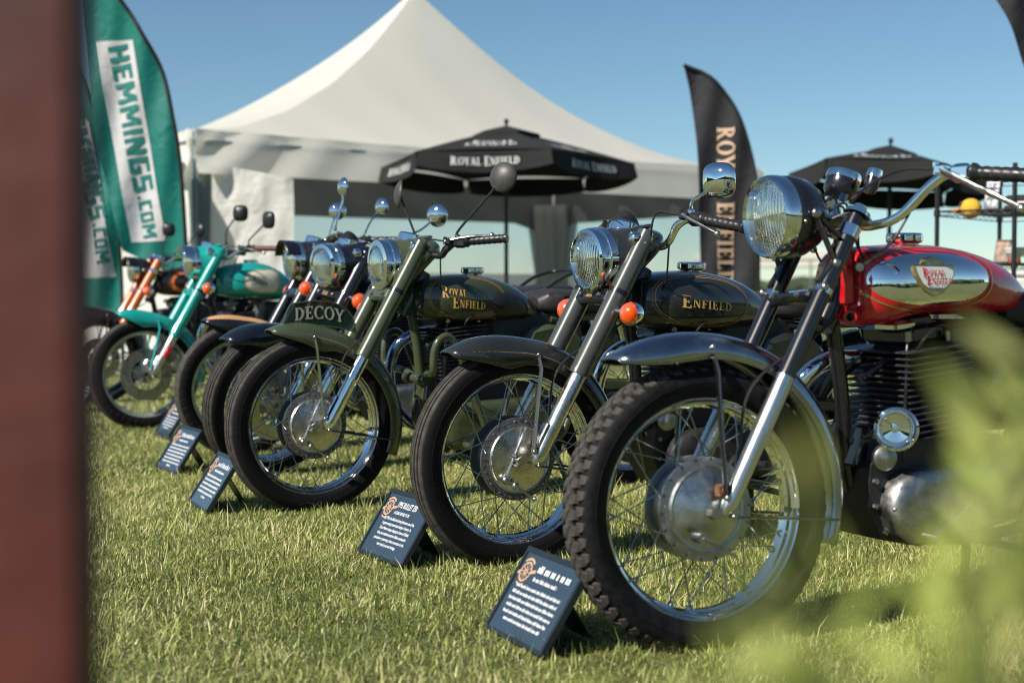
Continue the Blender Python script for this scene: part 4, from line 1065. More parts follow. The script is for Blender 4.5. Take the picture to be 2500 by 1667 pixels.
def grass():
    N = 790000
    y0, y1 = 2.6, 13.5
    yy = rng.uniform(0, 1, N * 2)
    ys = np.linspace(y0, y1, 400); dens = np.where(ys < 4.6, 1., (4.6 / ys) ** 2.05) * (.80 * ys + 1.24)
    cdf = np.cumsum(dens); cdf /= cdf[-1]
    Y = np.interp(rng.uniform(0, 1, N), cdf, ys); X = rng.uniform(-1, 1, N) * (.40 * Y + .62)
    nz = lambda s, p: np.sin(X * s + 1.3 * np.sin(Y * s * .7 + p) + p) * np.sin(Y * s * 1.1 + 1.1 * np.sin(X * s * .9 + p * 2) + p * 1.7)
    f1 = nz(1.9, .4); f2 = nz(5.3, 2.1); f3 = nz(17., 4.)
    L = (rng.gamma(4., .0044, N) + .006) * (1 + .20 * f2 + .26 * f3) * np.where(rng.uniform(0, 1, N) < .08, 2.0, 1.)
    wd = rng.uniform(.0009, .0019, N) * np.clip((Y / 4.) ** .45, .9, 2.)
    az = rng.uniform(0, 2 * np.pi, N) + .9 * f3; tilt = np.clip(np.abs(rng.normal(.95, .55, N)), 0, 1.54); bend = rng.normal(.35, .4, N)
    dx, dy = np.cos(az), np.sin(az); fa = az + np.pi / 2 + rng.normal(0, .5, N); sx, sy = np.cos(fa), np.sin(fa)
    def pt(s):
        a = tilt + bend * s; return X + dx * L * s * np.sin(a), Y + dy * L * s * np.sin(a), np.maximum(.0, L * s * np.cos(a)) + .0
    V = np.empty((N, 5, 3), np.float32)
    bx, by, bz = pt(0.); mx, my, mz = pt(.55); tx, ty, tz = pt(1.)
    V[:, 0] = np.stack([bx - sx * wd, by - sy * wd, bz - .003], 1); V[:, 1] = np.stack([bx + sx * wd, by + sy * wd, bz - .003], 1)
    V[:, 2] = np.stack([mx + sx * wd * .85, my + sy * wd * .85, mz], 1); V[:, 3] = np.stack([mx - sx * wd * .85, my - sy * wd * .85, mz], 1)
    V[:, 4] = np.stack([tx, ty, tz], 1)
    me = bpy.data.meshes.new('grass'); me.vertices.add(N * 5); me.vertices.foreach_set('co', V.ravel())
    base = np.arange(N, dtype=np.int32)[:, None] * 5
    idx = np.concatenate([base + np.array([[0, 1, 2, 3]], np.int32), base + np.array([[3, 2, 4]], np.int32)], 1).ravel()
    me.loops.add(N * 7); me.loops.foreach_set('vertex_index', idx)
    me.polygons.add(N * 2); st = np.empty((N, 2), np.int32); st[:, 0] = np.arange(N) * 7; st[:, 1] = st[:, 0] + 4
    me.polygons.foreach_set('loop_start', st.ravel())
    me.update(calc_edges=True)
    col = np.empty((N, 3)); u = rng.uniform(0, 1, N)[:, None]; k = rng.uniform(0, 1, N)[:, None]
    g1 = np.array([.07, .108, .020]); g2 = np.array([.36, .41, .11]); g3 = np.array([.68, .66, .29]); g4 = np.array([.78, .67, .41])
    col = g1 + (g2 - g1) * np.clip(u + .16 * f1[:, None] + .14 * f3[:, None], 0, 1)
    pale = (k[:, 0] < .30 + .16 * f1 + .10 * f2); col[pale] = (g2 + (g3 - g2) * u)[pale]
    straw = (k[:, 0] > .88 - .07 * f2 - .06 * f3); col[straw] = (g3 + (g4 - g3) * u)[straw]
    ca = me.color_attributes.new('tint', 'FLOAT_COLOR', 'POINT')
    c4 = np.ones((N, 5, 4), np.float32); c4[:, :, :3] = col[:, None, :]
    c4[:, 4, :3] = c4[:, 4, :3] * .7 + np.array([.30, .27, .10]) * .3
    ca.data.foreach_set('color', c4.ravel())
    m = bpy.data.materials.new('grass_blades'); m.use_nodes = True; t = m.node_tree; b = t.nodes['Principled BSDF']; o = t.nodes['Material Output']
    at = t.nodes.new('ShaderNodeAttribute'); at.attribute_name = 'tint'; t.links.new(at.outputs['Color'], b.inputs['Base Color'])
    b.inputs['Roughness'].default_value = .48; b.inputs['Specular IOR Level'].default_value = .35
    tr = t.nodes.new('ShaderNodeBsdfTranslucent'); t.links.new(at.outputs['Color'], tr.inputs[0])
    ms = t.nodes.new('ShaderNodeMixShader'); ms.inputs[0].default_value = .26
    t.links.new(b.outputs[0], ms.inputs[1]); t.links.new(tr.outputs[0], ms.inputs[2]); t.links.new(ms.outputs[0], o.inputs[0])
    me.materials.append(m)
    g = bpy.data.objects.new('grass', me); sc.collection.objects.link(g)
    tag(g, 'short sunlit lawn grass with dry blades around the wheels', 'grass', kind='stuff')
grass()

def far_trees():
    mb = MB()
    for i in range(420):
        a = 2 * math.pi * i / 420 + random.uniform(-.008, .008); back = math.sin(a) < .2
        d = random.uniform(95, 130) if back else random.uniform(420, 520)
        h = random.uniform(5, 9) if back else random.uniform(2.2, 4.2); rr = random.uniform(3, 6) if back else random.uniform(6, 12)
        mb.ell((d * math.cos(a), d * math.sin(a), h * .45), (rr, rr, h * .55), 9, 6, Matrix.Rotation(random.uniform(-.3, .3), 3, 'X'))
    mb.v = [(x + random.uniform(-.5, .5), y + random.uniform(-.5, .5), z + random.uniform(-.5, .5)) for x, y, z in mb.v]
    o = obj('far_wood', mb, mat('far_foliage', (.035, .055, .025), rough=.95, var=.5, vscale=.4), sharp=None)
    tag(o, 'dark line of distant trees along the horizon', 'trees', kind='stuff')
far_trees()

# ------------------------------------------------------------------ information boards
def bfont(text, size=1., align='LEFT', spacing=1.05, res=2):
    cu = bpy.data.curves.new('tmp', 'FONT'); cu.body = text; cu.size = size; cu.align_x = align; cu.space_line = spacing; cu.resolution_u = res; cu.offset = .012 * size
    ob = bpy.data.objects.new('tmp', cu); sc.collection.objects.link(ob)
    dg = bpy.context.evaluated_depsgraph_get(); me = ob.evaluated_get(dg).to_mesh()
    vs_ = [tuple(v.co) for v in me.vertices]; fs_ = [tuple(p.vertices) for p in me.polygons]
    ob.evaluated_get(dg).to_mesh_clear(); bpy.data.objects.remove(ob); bpy.data.curves.remove(cu)
    return vs_, fs_
SIGNF = mat('board_blue', (.030, .047, .070), rough=.25, coat=.6, var=.06, vscale=10)
SIGNE = mat('board_edge', (.014, .020, .026), rough=.35, var=.2)
PRINT = mat('white_print', (.75, .77, .80), rough=.5)
TAN = mat('tan_print', (.46, .29, .18), rough=.5)
def sign(x, y, yaw, label, title=None, sub=None, body=None, lines=6, tilt=57, seed=1, last=.5):
    """A4 landscape board leaning back on an easel; x, y = centre of the foot edge; faces away from the machine"""
    rnd = random.Random(seed)
    M = Matrix.Translation((x, y, .012)) @ Matrix.Rotation(R_(180 + yaw), 4, 'Z')
    t = thing('information_board', label, 'sign', M=M, group='information boards in front of the motorcycles')
    W, H = .300, .218
    # local: X forward (towards reader), Y left.  u right for the reader = +Y ... board plane
    ti = R_(tilt); U = Vector((0, 1, 0)); Vv = Vector((-math.cos(ti), 0, math.sin(ti))); Nn = Vector((math.sin(ti), 0, math.cos(ti)))
    pt = lambda u, v, o=0.: U * u + Vv * v + Nn * o
    fr = MB()
    def slab(u0, u1, v0, v1, o0, o1):
        fr.loft([[pt(u0, v0, o0), pt(u1, v0, o0), pt(u1, v1, o0), pt(u0, v1, o0)], [pt(u0, v0, o1), pt(u1, v0, o1), pt(u1, v1, o1), pt(u0, v1, o1)]])
    slab(-W / 2, W / 2, 0, H, -.010, 0)
    for a in ((-W / 2, W / 2, H - .013, H), (-W / 2, W / 2, 0, .010)): slab(*a, 0, .005)
    for a in ((-W / 2, -W / 2 + .010, .010, H - .013), (W / 2 - .010, W / 2, .010, H - .013)): slab(*a, 0, .005)
    obj('frame', fr, SIGNE, t, smooth=False)
    obj('face', MB().add([pt(-W / 2 + .0102, .0102, .0015), pt(W / 2 - .0102, .0102, .0015), pt(W / 2 - .0102, H - .0132, .0015), pt(-W / 2 + .0102, H - .0132, .0015)], [(0, 1, 2, 3)]), SIGNF, t, smooth=False)
    ea = MB(); b = pt(0, H * .72, -.012)
    ea.loft([[b + U * .06, b - U * .06, Vector((b.x - .075, -.06, 0)), Vector((b.x - .075, .06, 0))], [b + U * .06 + Vector((-.004, 0, 0)), b - U * .06 + Vector((-.004, 0, 0)), Vector((b.x - .079, -.06, 0)), Vector((b.x - .079, .06, 0))]])
    obj('easel', ea, SIGNE, t, smooth=False)
    em = MB(); cu, cv, r = -.105, H - .060, .026; q = []
    q += _arc(0, 0, 1, 1, 0, 360, .2, .2, 28) + _arc(0, 0, .3, .3, 0, 360, .2, .2, 14)
    for k in range(10): a = k * math.pi / 5; q.append(_ln(.2 * math.cos(a), .2 * math.sin(a), .85 * math.cos(a), .85 * math.sin(a), .1))
    q.append(_ln(-1.65, -.35, -.95, -.15, .34)); q.append(_ln(.95, .1, 1.75, .32, .34)); q += _arc(0, 0, 1.38, 1.38, 45, 135, .24, .24, 14); q += _arc(0, 0, 1.38, 1.38, 240, 300, .2, .2, 10)
    tm = text_mesh(q, lambda u, v, l: pt(cu + u * r, cv + v * r, .0022 + l), 1, 1e-5)
    obj('cannon_emblem', tm, TAN, t)
    lt = MB()
    def put(text, size, u, v, cond=.62, align='LEFT'):
        vs_, fs_ = bfont(text, size, align, res=1 if size < .012 else 2); lt.add([pt(u + p[0] * cond, v + p[1], .0025) for p in vs_], fs_)
    def word_row(u0, u1, v, h):
        # words too blurred to read in the photograph: a row of plain strokes
        u = u0
        while u < u1:
            wl = min(rnd.uniform(.010, .028), u1 - u)
            nst = max(1, int(wl / (h * .40)))
            for k in range(nst):
                a = u + k * wl / nst; hh = h * (1. if rnd.random() < .25 else .74)
                lt.add([pt(a, v, .0025), pt(a + wl / nst * .66, v, .0025), pt(a + wl / nst * .66, v + hh, .0025), pt(a, v + hh, .0025)], [(0, 1, 2, 3)])
            u += wl + h * .4
    if title:
        put(title, .027, -.060, H - .052, .62); put(sub, .0135, -.058, H - .074, .60)
        for k, ln in enumerate(body): put(ln, .0135, 0, .122 - k * .0165, .70, 'CENTER')
    else:
        word_row(-.052, .110, H - .052, .0185); word_row(-.052, .060 + .03 * rnd.random(), H - .074, .0100)
        for k in range(lines):
            wdt = .118 if k < lines - 1 else .118 * last
            word_row(-wdt + rnd.uniform(0, .012), wdt - rnd.uniform(0, .012), .120 - k * .0165, .0085)
    obj('lettering', lt, PRINT, t, smooth=False)
    return t
BODY = ['By 1995, the Bullet had already become one of the', 'longest-running motorcycle designs in history. As', 'Eicher Motors began shaping the future of Enfield', 'India, the traditional cast-iron Bullet continued in', 'production\u2014preserving a direct connection to the', "motorcycle's post-war heritage."]
sign(-.392, 4.17, 31, 'dark blue information board with readable title, in front of the dark grey green motorcycle', '1995 BULLET 350', 'A LEGEND REFUSES TO DIE', BODY)
sign(.000, 3.19, 25, 'largest dark blue information board, in front of the knobbly tyred red motorcycle', seed=2, lines=6, last=.8)
sign(-1.150, 5.17, 25, 'dark blue information board beside the front tyre of the olive motorcycle', seed=3, lines=6, last=.25)
sign(-1.520, 6.22, 31, 'dark blue information board in front of the navy black motorcycle', seed=4, lines=7, last=.25)
sign(-1.890, 7.62, 27, 'narrow looking information board half behind another board, near the turquoise motorcycle', seed=5, lines=5)
sign(-2.880, 9.30, 29, 'small information board half hidden by the brown wooden post', seed=6, lines=5)

# ------------------------------------------------------------------ marquee
VINYL = fabric('white_marquee_vinyl', (.90, .88, .81), .46, .55, 1.6, .15, .03)
VINYLW = fabric('wrinkled_wall_vinyl', (.78, .77, .73), .30, .6, 5., .8, .06)
SHADEDV = fabric('shade_dark_wall_vinyl', (.10, .115, .115), .1, .7, 3., .5, .15)  # wall fabric with the shade under the roof put into its colour
SHADEGV = fabric('shade_grey_wall_vinyl', (.24, .27, .27), .2, .6, 3., .5, .08)  # lighter shade tone in the colour, for shaded curtains and back wall
P0 = Vector((-3.12, 14.0, 0)); UU = Vector((.809, .588, 0)); NN = Vector((-.588, .809, 0)); LS, LD = 7.87, 4.4; EZ = 2.375; VZ = 1.93
tp = lambda s, m_, z: P0 + UU * s + NN * m_ + Vector((0, 0, z))
tent = thing('marquee', 'large white high peaked marquee with open front behind the motorcycles', 'tent', P0)
tl = lambda s, m_, z: tp(s, m_, z) - P0
def roof(a, b):
    a2, b2 = a * 2 - 1, b * 2 - 1; r = max(abs(a2), abs(b2)); k = .5 + .5 * a2
    p = 1.7 * (1 - k) + 2.15 * k
    sag = -.05 * (1 - min(abs(a2), abs(b2))) * max(0, r - .75) / .25
    z = EZ + 2.2 * (1 - r) ** p + sag + .006 * math.sin(a2 * 23 + b2 * 9)
    return tl(a * LS, b * LD, z)
# the roof is four sewn panels
for nm, fn_ in (('front', lambda u, v: roof(v * .5 + (1 - v) * u, v * .5)), ('back', lambda u, v: roof(v * .5 + (1 - v) * u, 1 - v * .5)),
                ('one', lambda u, v: roof(v * .5, v * .5 + (1 - v) * u)), ('two', lambda u, v: roof(1 - v * .5, v * .5 + (1 - v) * u))):
    obj('roof_panel', MB().grid(fn_, 40, 30), VINYL, tent, sharp=None)
def wavy(u, L, amp, f, ph=0.): return amp * (math.sin(u * f + ph) + .5 * math.sin(u * f * 2.3 + 1.7 + ph))
def valance(s0, s1, m0, m1, out_):
    def g(u, v):
        s = s0 + (s1 - s0) * u; m_ = m0 + (m1 - m0) * u; L = math.hypot(s1 - s0, m1 - m0) * u
        edge = math.exp(-L / 1.6)
        w_ = (1 - v) * (.10 + wavy(L, 1, .004, 5.)) + edge * .035 * math.sin(L * 7 - v * 5 + 1.5 * v * L)
        z = VZ + v * (EZ - VZ - .004) - .05 * (1 - abs(2 * u - 1)) * v
        return tl(s, m_, z) + out_ * (w_ + .012)
    return MB().grid(g, 110, 14)
for a in ((0, LS, 0, 0, -NN), (0, 0, 0, LD, -UU), (LS, LS, 0, LD, UU), (0, LS, LD, LD, NN)):
    o = obj('valance', valance(*a), VINYL, tent, sharp=None)
for s, m_ in ((.06, .06), (LS - .06, .06), (.06, LD - .06), (LS - .06, LD - .06)):
    obj('leg', MB().tube([tl(s, m_, 0), tl(s, m_, EZ - .03)], .035, 12), ALU, tent)
    obj('foot_plate', MB().box(tl(s, m_, .01), (.2, .2, .02)), STEEL, tent)
for a, b in (((0, 0), (LS, 0)), ((0, 0), (0, LD)), ((LS, 0), (LS, LD)), ((0, LD), (LS, LD))):
    obj('eave_rail', MB().tube([tl(*a, EZ - .13), tl(*b, EZ - .13)], .03, 10), ALU, tent)
obj('peak_pole', MB().tube([tl(LS / 2, LD / 2, 3.4), tl(LS / 2, LD / 2, EZ + 2.3)], .04, 10), ALU, tent)
# front wall panel and gathered corner curtain
obj('wall_panel', MB().grid(lambda u, v: tl(.17 + u * .68, .0 - .44 * u - .02, v * (VZ + .12 - .16 * u)) + NN * (.004 * math.sin(u * 23 + 3 * math.sin(v * 5)) + .006 * math.sin(v * 13 + 6 * u) + .004 * math.sin(u * 9 - v * 21)), 70, 70), VINYLW, tent, sharp=None)
def curtain(name, s, m_, r, mt, n=40, z1=None):
    rings = []
    for k in range(14):
        z = (z1 or VZ + .15) * k / 13; pin = 1 - .25 * math.sin(math.pi * min(1, z / 1.9)) ** 2
        rings.append([tl(s, m_, z) + Vector((math.cos(2 * math.pi * i / n), math.sin(2 * math.pi * i / n), 0)) * r * pin * (1 + .16 * math.sin(i * 2 * math.pi * 9 / n + .4 * k)) for i in range(n)])
    obj(name, MB().loft(rings), mt, tent, sharp=None)
curtain('gathered_curtain', .10, .06, .085, SHADEGV)
curtain('gathered_curtain', LS - .12, LD - .12, .34, SHADEGV)
# back and side wall headers above the openings
def header(pa, pb, c0, c1, z0, inw):
    L = math.hypot(pb[0] - pa[0], pb[1] - pa[1])
    def g(u, v):
        d = u * L; zb = z0 - max(0, .55 - d) * c0 - max(0, .8 - (L - d)) * c1
        q = tl(pa[0] + (pb[0] - pa[0]) * u, pa[1] + (pb[1] - pa[1]) * u, zb + (EZ - .02 - zb) * v)
        return q + inw * (.05 + .02 * math.sin(d * 6 + v * 4))
    obj('wall_header', MB().grid(g, 60, 10), SHADEDV, tent, sharp=None)
header((0, LD), (LS, LD), .3, .28, 1.80, -NN)
header((LS, LD), (LS, 0), .28, .3, 1.80, -UU)
CLEAR = bpy.data.materials.new('misty_clear_vinyl'); CLEAR.use_nodes = True
_t = CLEAR.node_tree; _b = _t.nodes['Principled BSDF']; _b.inputs['Base Color'].default_value = (.86, .90, .90, 1); _b.inputs['Roughness'].default_value = .5
_tr = _t.nodes.new('ShaderNodeBsdfTranslucent'); _tr.inputs[0].default_value = (.90, .94, .94, 1)
_m1 = _t.nodes.new('ShaderNodeMixShader'); _m1.inputs[0].default_value = .7; _t.links.new(_b.outputs[0], _m1.inputs[1]); _t.links.new(_tr.outputs[0], _m1.inputs[2])
_tp = _t.nodes.new('ShaderNodeBsdfTransparent'); _m2 = _t.nodes.new('ShaderNodeMixShader')
_tc = _t.nodes.new('ShaderNodeTexCoord'); _n = _t.nodes.new('ShaderNodeTexNoise'); _n.inputs['Scale'].default_value = 1.5; _t.links.new(_tc.outputs['Object'], _n.inputs['Vector'])
_mr = _t.nodes.new('ShaderNodeMapRange'); _mr.inputs[1].default_value = .3; _mr.inputs[2].default_value = .7; _mr.inputs[3].default_value = .56; _mr.inputs[4].default_value = .66; _t.links.new(_n.outputs[0], _mr.inputs[0]); _t.links.new(_mr.outputs[0], _m2.inputs[0])
_t.links.new(_m1.outputs[0], _m2.inputs[1]); _t.links.new(_tp.outputs[0], _m2.inputs[2]); _t.links.new(_m2.outputs[0], _t.nodes['Material Output'].inputs[0])
obj('window_panel', MB().grid(lambda u, v: tl(2.9 + u * (LS - 2.95), LD - .03, .02 + v * 2.1) + NN * (.012 * math.sin(u * 30 + v * 3)), 50, 8), CLEAR, tent, sharp=None)
obj('window_panel', MB().grid(lambda u, v: tl(LS - .03, u * LD, .02 + v * 2.1) + UU * (.012 * math.sin(u * 25 + v * 3)), 40, 8), CLEAR, tent, sharp=None)
obj('wall_skirt', MB().grid(lambda u, v: tl(2.9 + u * (LS - 2.95), LD - .06, .01 + v * 1.02) + NN * (.012 * math.sin(u * 34 + v * 2)), 50, 4), VINYL, tent, sharp=None)
obj('wall_skirt', MB().grid(lambda u, v: tl(LS - .06, u * LD, .01 + v * 1.02) + UU * (.012 * math.sin(u * 28 + v * 2)), 40, 4), VINYL, tent, sharp=None)
obj('wall_panel', MB().grid(lambda u, v: tl(u * 3.0, LD - .08, v * 2.3) + NN * (.015 * math.sin(u * 40)), 40, 8), SHADEGV, tent, sharp=None)
obj('wall_panel', MB().grid(lambda u, v: tl(.03, u * LD, v * 2.3) + UU * (.015 * math.sin(u * 50)), 40, 8), VINYLW, tent, sharp=None)
obj('corner_strap', MB().tube([tl(-.01, -.02, EZ - .02), tl(-.03, -.03, EZ - .5)], .012, 6).box(tl(.32, -.06, VZ - .02), (.10, .02, .03), None, .006), ALU, tent)

# ------------------------------------------------------------------ feather flags
F_ = 50 / 36 * 2500
def at(px, py, D):
    """world point seen at photograph position (px, py) on the upright plane at depth D"""
    return Vector(((px - 1250) / F_ * D, D, .81 + (704 - py) / F_ * D))
def feather(name, label, left, right, D, m, texts, panel=None, pole=None, amp=.03, base=None):
    Lc = [at(x, y, D) for x, y in left]; Rc = [at(x, y, D) for x, y in right]
    lz = crv([p.z for p in Lc][::-1], [p.x for p in Lc][::-1]); rz = crv([p.z for p in Rc][::-1], [p.x for p in Rc][::-1])
    z0 = max(min(p.z for p in Lc), .0); ztop = min(max(p.z for p in Lc), max(p.z for p in Rc)); zb2 = min(p.z for p in Rc)
    t = thing(name, label, 'flag', (base or (rz(z0), D, 0)), group='feather flags behind the motorcycles')
    B = t.location
    def wv(x, z): return amp * (math.sin(x * 9 + z * 2.2) + .6 * math.sin(x * 21 - z * 3.1) + .35 * math.sin(z * 5.3 + x * 4))
    def surf(x, z, off=0.): return Vector((x, D + wv(x, z) - off, z)) - B
    def g(u, v):
        zl = z0 + (ztop - z0) * v; zr = zb2 + (ztop - zb2) * v; z = zl * (1 - u) + zr * u
        x = lz(zl) * (1 - u) + rz(zr) * u
        return surf(x, z)
    obj('flag_cloth', MB().grid(g, 34, 90), m, t, sharp=None)
    pts = [Vector((rz(zb2 + (ztop - zb2) * k / 40), D + .0, zb2 + (ztop - zb2) * k / 40)) for k in range(41)]
    pts = [Vector((pts[0].x + .01, D, 0))] + pts
    pts = [p + Vector((0, wv(p.x, p.z), 0)) - B for p in pts]
    obj('pole', MB().tube(pts, .017, 10), BLACKP, t)
    obj('base_spike', MB().box(Vector((pts[0].x, pts[0].y, .015)), (.45, .06, .02), None, .005).box(Vector((pts[0].x, pts[0].y, .02)), (.06, .45, .02), None, .005), STEEL, t)
    if panel:
        c4, pm = panel; q = [at(*c, D) for c in c4]
        def pg(u, v):
            p = (q[0] * (1 - u) + q[1] * u) * (1 - v) + (q[3] * (1 - u) + q[2] * u) * v; return surf(p.x, p.z, .006)
        pn = obj('text_panel', MB().grid(pg, 10, 60), pm, t, sharp=None)
    for text, font, a, b, hgt, tm in texts:
        qs, wd = letters(text, font); A, Bq = at(*a, D), at(*b, D); L = (Bq - A); Ld = L.normalized(); up = Vector((-Ld.z, 0, Ld.x))
        if up.x < 0: up = -up
        H = hgt / F_ * D
        def tmap(u, v, l):
            p = A + L * (u / wd) + up * (v * H); return surf(p.x, p.z, .010 + l)
        obj('lettering', text_mesh(qs, tmap, 2, 1e-4), tm, t)
    return t
BLKF = fabric('black_flag_cloth', (.013, .013, .017), .08, .75, 8., .3, .15)
TEALF = fabric('teal_flag_cloth', (.003, .20, .165), .35, .6, 7., .35, .12)
TEALD = mat('teal_print', (.004, .15, .13), rough=.7)
WHITEF = fabric('white_flag_print', (.74, .72, .74), .3, .65, 7., .3, .04)
PEACH = mat('peach_print', (.58, .40, .28), rough=.7, var=.05)
feather('feather_flag', 'tall black feather flag with peach lettering beside the marquee',
    [(1667, 163), (1684, 230), (1697, 330), (1703, 420), (1707, 560), (1712, 760)], [(1667, 163), (1722, 186), (1777, 245), (1815, 325), (1838, 412), (1848, 520), (1853, 760)], 13.0, BLKF,
    [('ROYAL ENFIELD', serif, (1749, 312), (1752, 695), 40, PEACH)])
feather('feather_flag', 'bright teal feather flag with large white text panel',
    [(225, -120), (205, -40), (212, 100), (238, 330), (262, 450), (288, 555), (303, 612)], [(225, -120), (285, -20), (345, 70), (402, 180), (430, 300), (446, 420), (457, 600), (458, 690)], 11.5, TEALF,
    [('HEMMINGS', block, (268, 120), (330, 478), 50, TEALD), ('.COM', block, (334, 480), (350, 588), 34, TEALD)], panel=([(236, 106), (332, 103), (406, 588), (322, 592)], WHITEF))
feather('feather_flag', 'shaded teal feather flag with grey white panel, mostly behind the post',
    [(60, 60), (70, 150), (90, 330), (110, 500), (150, 700), (180, 790)], [(60, 60), (130, 90), (200, 190), (250, 330), (280, 480), (292, 640), (300, 790)], 13.2, TEALF,
    [('HEMMINGS', block, (150, 250), (222, 545), 44, TEALD), ('.COM', block, (226, 548), (240, 650), 32, TEALD)], panel=([(118, 230), (218, 300), (282, 676), (196, 680)], WHITEF), amp=.04)
feather('feather_flag', 'black feather flag tip reaching in at the top edge',
    [(2330, -160), (2420, 0), (2455, 70), (2485, 150), (2515, 240), (2540, 420), (2545, 760)], [(2330, -160), (2560, -90), (2640, 50), (2690, 200), (2715, 420), (2720, 760)], 9.5, BLKF, [])

# ------------------------------------------------------------------ parasols
UMB = fabric('black_parasol_cloth', (.008, .009, .009), .03, .9, 9., .3, .2)
UWH = mat('white_cloth_print', (.62, .66, .64), rough=.7)
def parasol(x, y, za, R, drop, rot, label, tilt=(0, 0), text=True, val=.19):
    t = thing('parasol', label, 'parasol', (x, y, 0), group='black parasols behind the motorcycles')
    Tm = Matrix.Translation((0, 0, za)) @ Matrix.Rotation(tilt[0], 4, 'X') @ Matrix.Rotation(tilt[1], 4, 'Y') @ Matrix.Translation((0, 0, -za))
    n = 6
    cor = lambda k: (R * math.cos(rot + 2 * math.pi * k / n), R * math.sin(rot + 2 * math.pi * k / n))
    def surf(k, a, v, off=0.):
        """k panel, a 0..1 across, v 0 rim..1 top"""
        (x0, y0), (x1, y1) = cor(k), cor(k + 1); px, py = x0 * (1 - a) + x1 * a, y0 * (1 - a) + y1 * a; r = 1 - v * .97
        sag = -.05 * math.sin(math.pi * a) * (1 - v) * v * 4 * .6; r *= 1 - .06 * math.sin(math.pi * a) * (1 - v)
        return Tm @ Vector((px * r, py * r, za - drop * (r ** 1.15) + sag + off))
    def flap(k, a, v, off=0.):
        (x0, y0), (x1, y1) = cor(k), cor(k + 1); px, py = x0 * (1 - a) + x1 * a, y0 * (1 - a) + y1 * a
        h = val * (.62 + .38 * math.sin(math.pi * a) ** .6); out_ = (1 - .06 * math.sin(math.pi * a)) * (1.0 + (1 - v) * (.02 + .035 * math.sin(k * 2.1 + 5 * a))) + off
        return Tm @ Vector((px * out_, py * out_, za - drop + .0 - h * (1 - v)))
    for k in range(n):
        pn = obj('canopy_panel', MB().grid(lambda u, v: surf(k, u, v), 12, 14), UMB, t, sharp=None)
        fl = obj('valance_flap', MB().grid(lambda u, v: flap(k, .02 + u * .96, v), 14, 6), UMB, t, sharp=None)
        mid = rot + 2 * math.pi * (k + .5) / n
        if math.sin(mid) < -.1:
            for tx, hh, z_, wdd in (('ROYAL', .105, .36, .42), ('ENFIELD', .105, .22, .52)):
                qs, wd = letters(tx, serif); kk = wdd / wd
                obj('lettering', text_mesh(qs, lambda u, v, l: surf(k, .5 + (u / wd - .5) * wdd / (.98 * R * (1 - (z_ + v * hh) * .97)), z_ + v * hh, .006 + l), 1, 1e-4), UWH, pn)
            qs, wd = letters('ROYAL ENFIELD', serif, {0: 1.2, 6: 1.2})
            if text: obj('lettering', text_mesh(qs, lambda u, v, l: flap(k, .5 + (u / wd - .5) * .52, .34 + v * .36, .008 + l), 1, 1e-4), UWH, fl)
        c0 = cor(k)
        obj('rib', MB().tube([Tm @ Vector((c0[0] * .98, c0[1] * .98, za - drop - .015)), Tm @ Vector((c0[0] * .5, c0[1] * .5, za - drop * .48 - .03)), Tm @ Vector((0, 0, za - .03))], .010, 6), BLACKP, t)
    vc = MB()
    for k in range(n):
        (x0, y0), (x1, y1) = cor(k), cor(k + 1)
        o_ = len(vc.v); vc.add([Tm @ Vector((x0 * .26, y0 * .26, za - drop * .12)), Tm @ Vector((x1 * .26, y1 * .26, za - drop * .12)), Tm @ Vector((0, 0, za + .05))], [(0, 1, 2)])
        vc.add([Tm @ Vector((x0 * .26, y0 * .26, za - drop * .12)), Tm @ Vector((x1 * .26, y1 * .26, za - drop * .12)), Tm @ Vector((x1 * .27, y1 * .27, za - drop * .12 - .06)), Tm @ Vector((x0 * .27, y0 * .27, za - drop * .12 - .06))], [(0, 1, 2, 3)])
    obj('vent_cap', vc, UMB, t, smooth=False)
    obj('finial', MB().ell(Tm @ Vector((0, 0, za + .09)), (.025, .025, .03), 10, 7).tube([Tm @ Vector((0, 0, za + .03)), Tm @ Vector((0, 0, za + .08))], .012, 8), BLACKP, t)
    obj('pole', MB().tube([Vector((0, 0, .05)), Tm @ Vector((0, 0, za))], .021, 12), BLACKP, t)
    obj('base', MB().lathe([(.0001, .10), (.05, .10), (.06, .07), (.24, .05), (.25, 0)], (0, 0, 0), (0, 0, 1), 24), BLACKP, t)
    return t
parasol(-.058, 14.5, 2.41, 1.32, .36, R_(-10), 'open black parasol with white lettering in front of the marquee', tilt=(R_(-2.5), R_(.4)), val=.20)
parasol(3.60, 13.6, 2.125, .95, .25, R_(-20), 'open black parasol partly behind the red motorcycle handlebar', tilt=(R_(-5), R_(5)), text=False, val=.20)

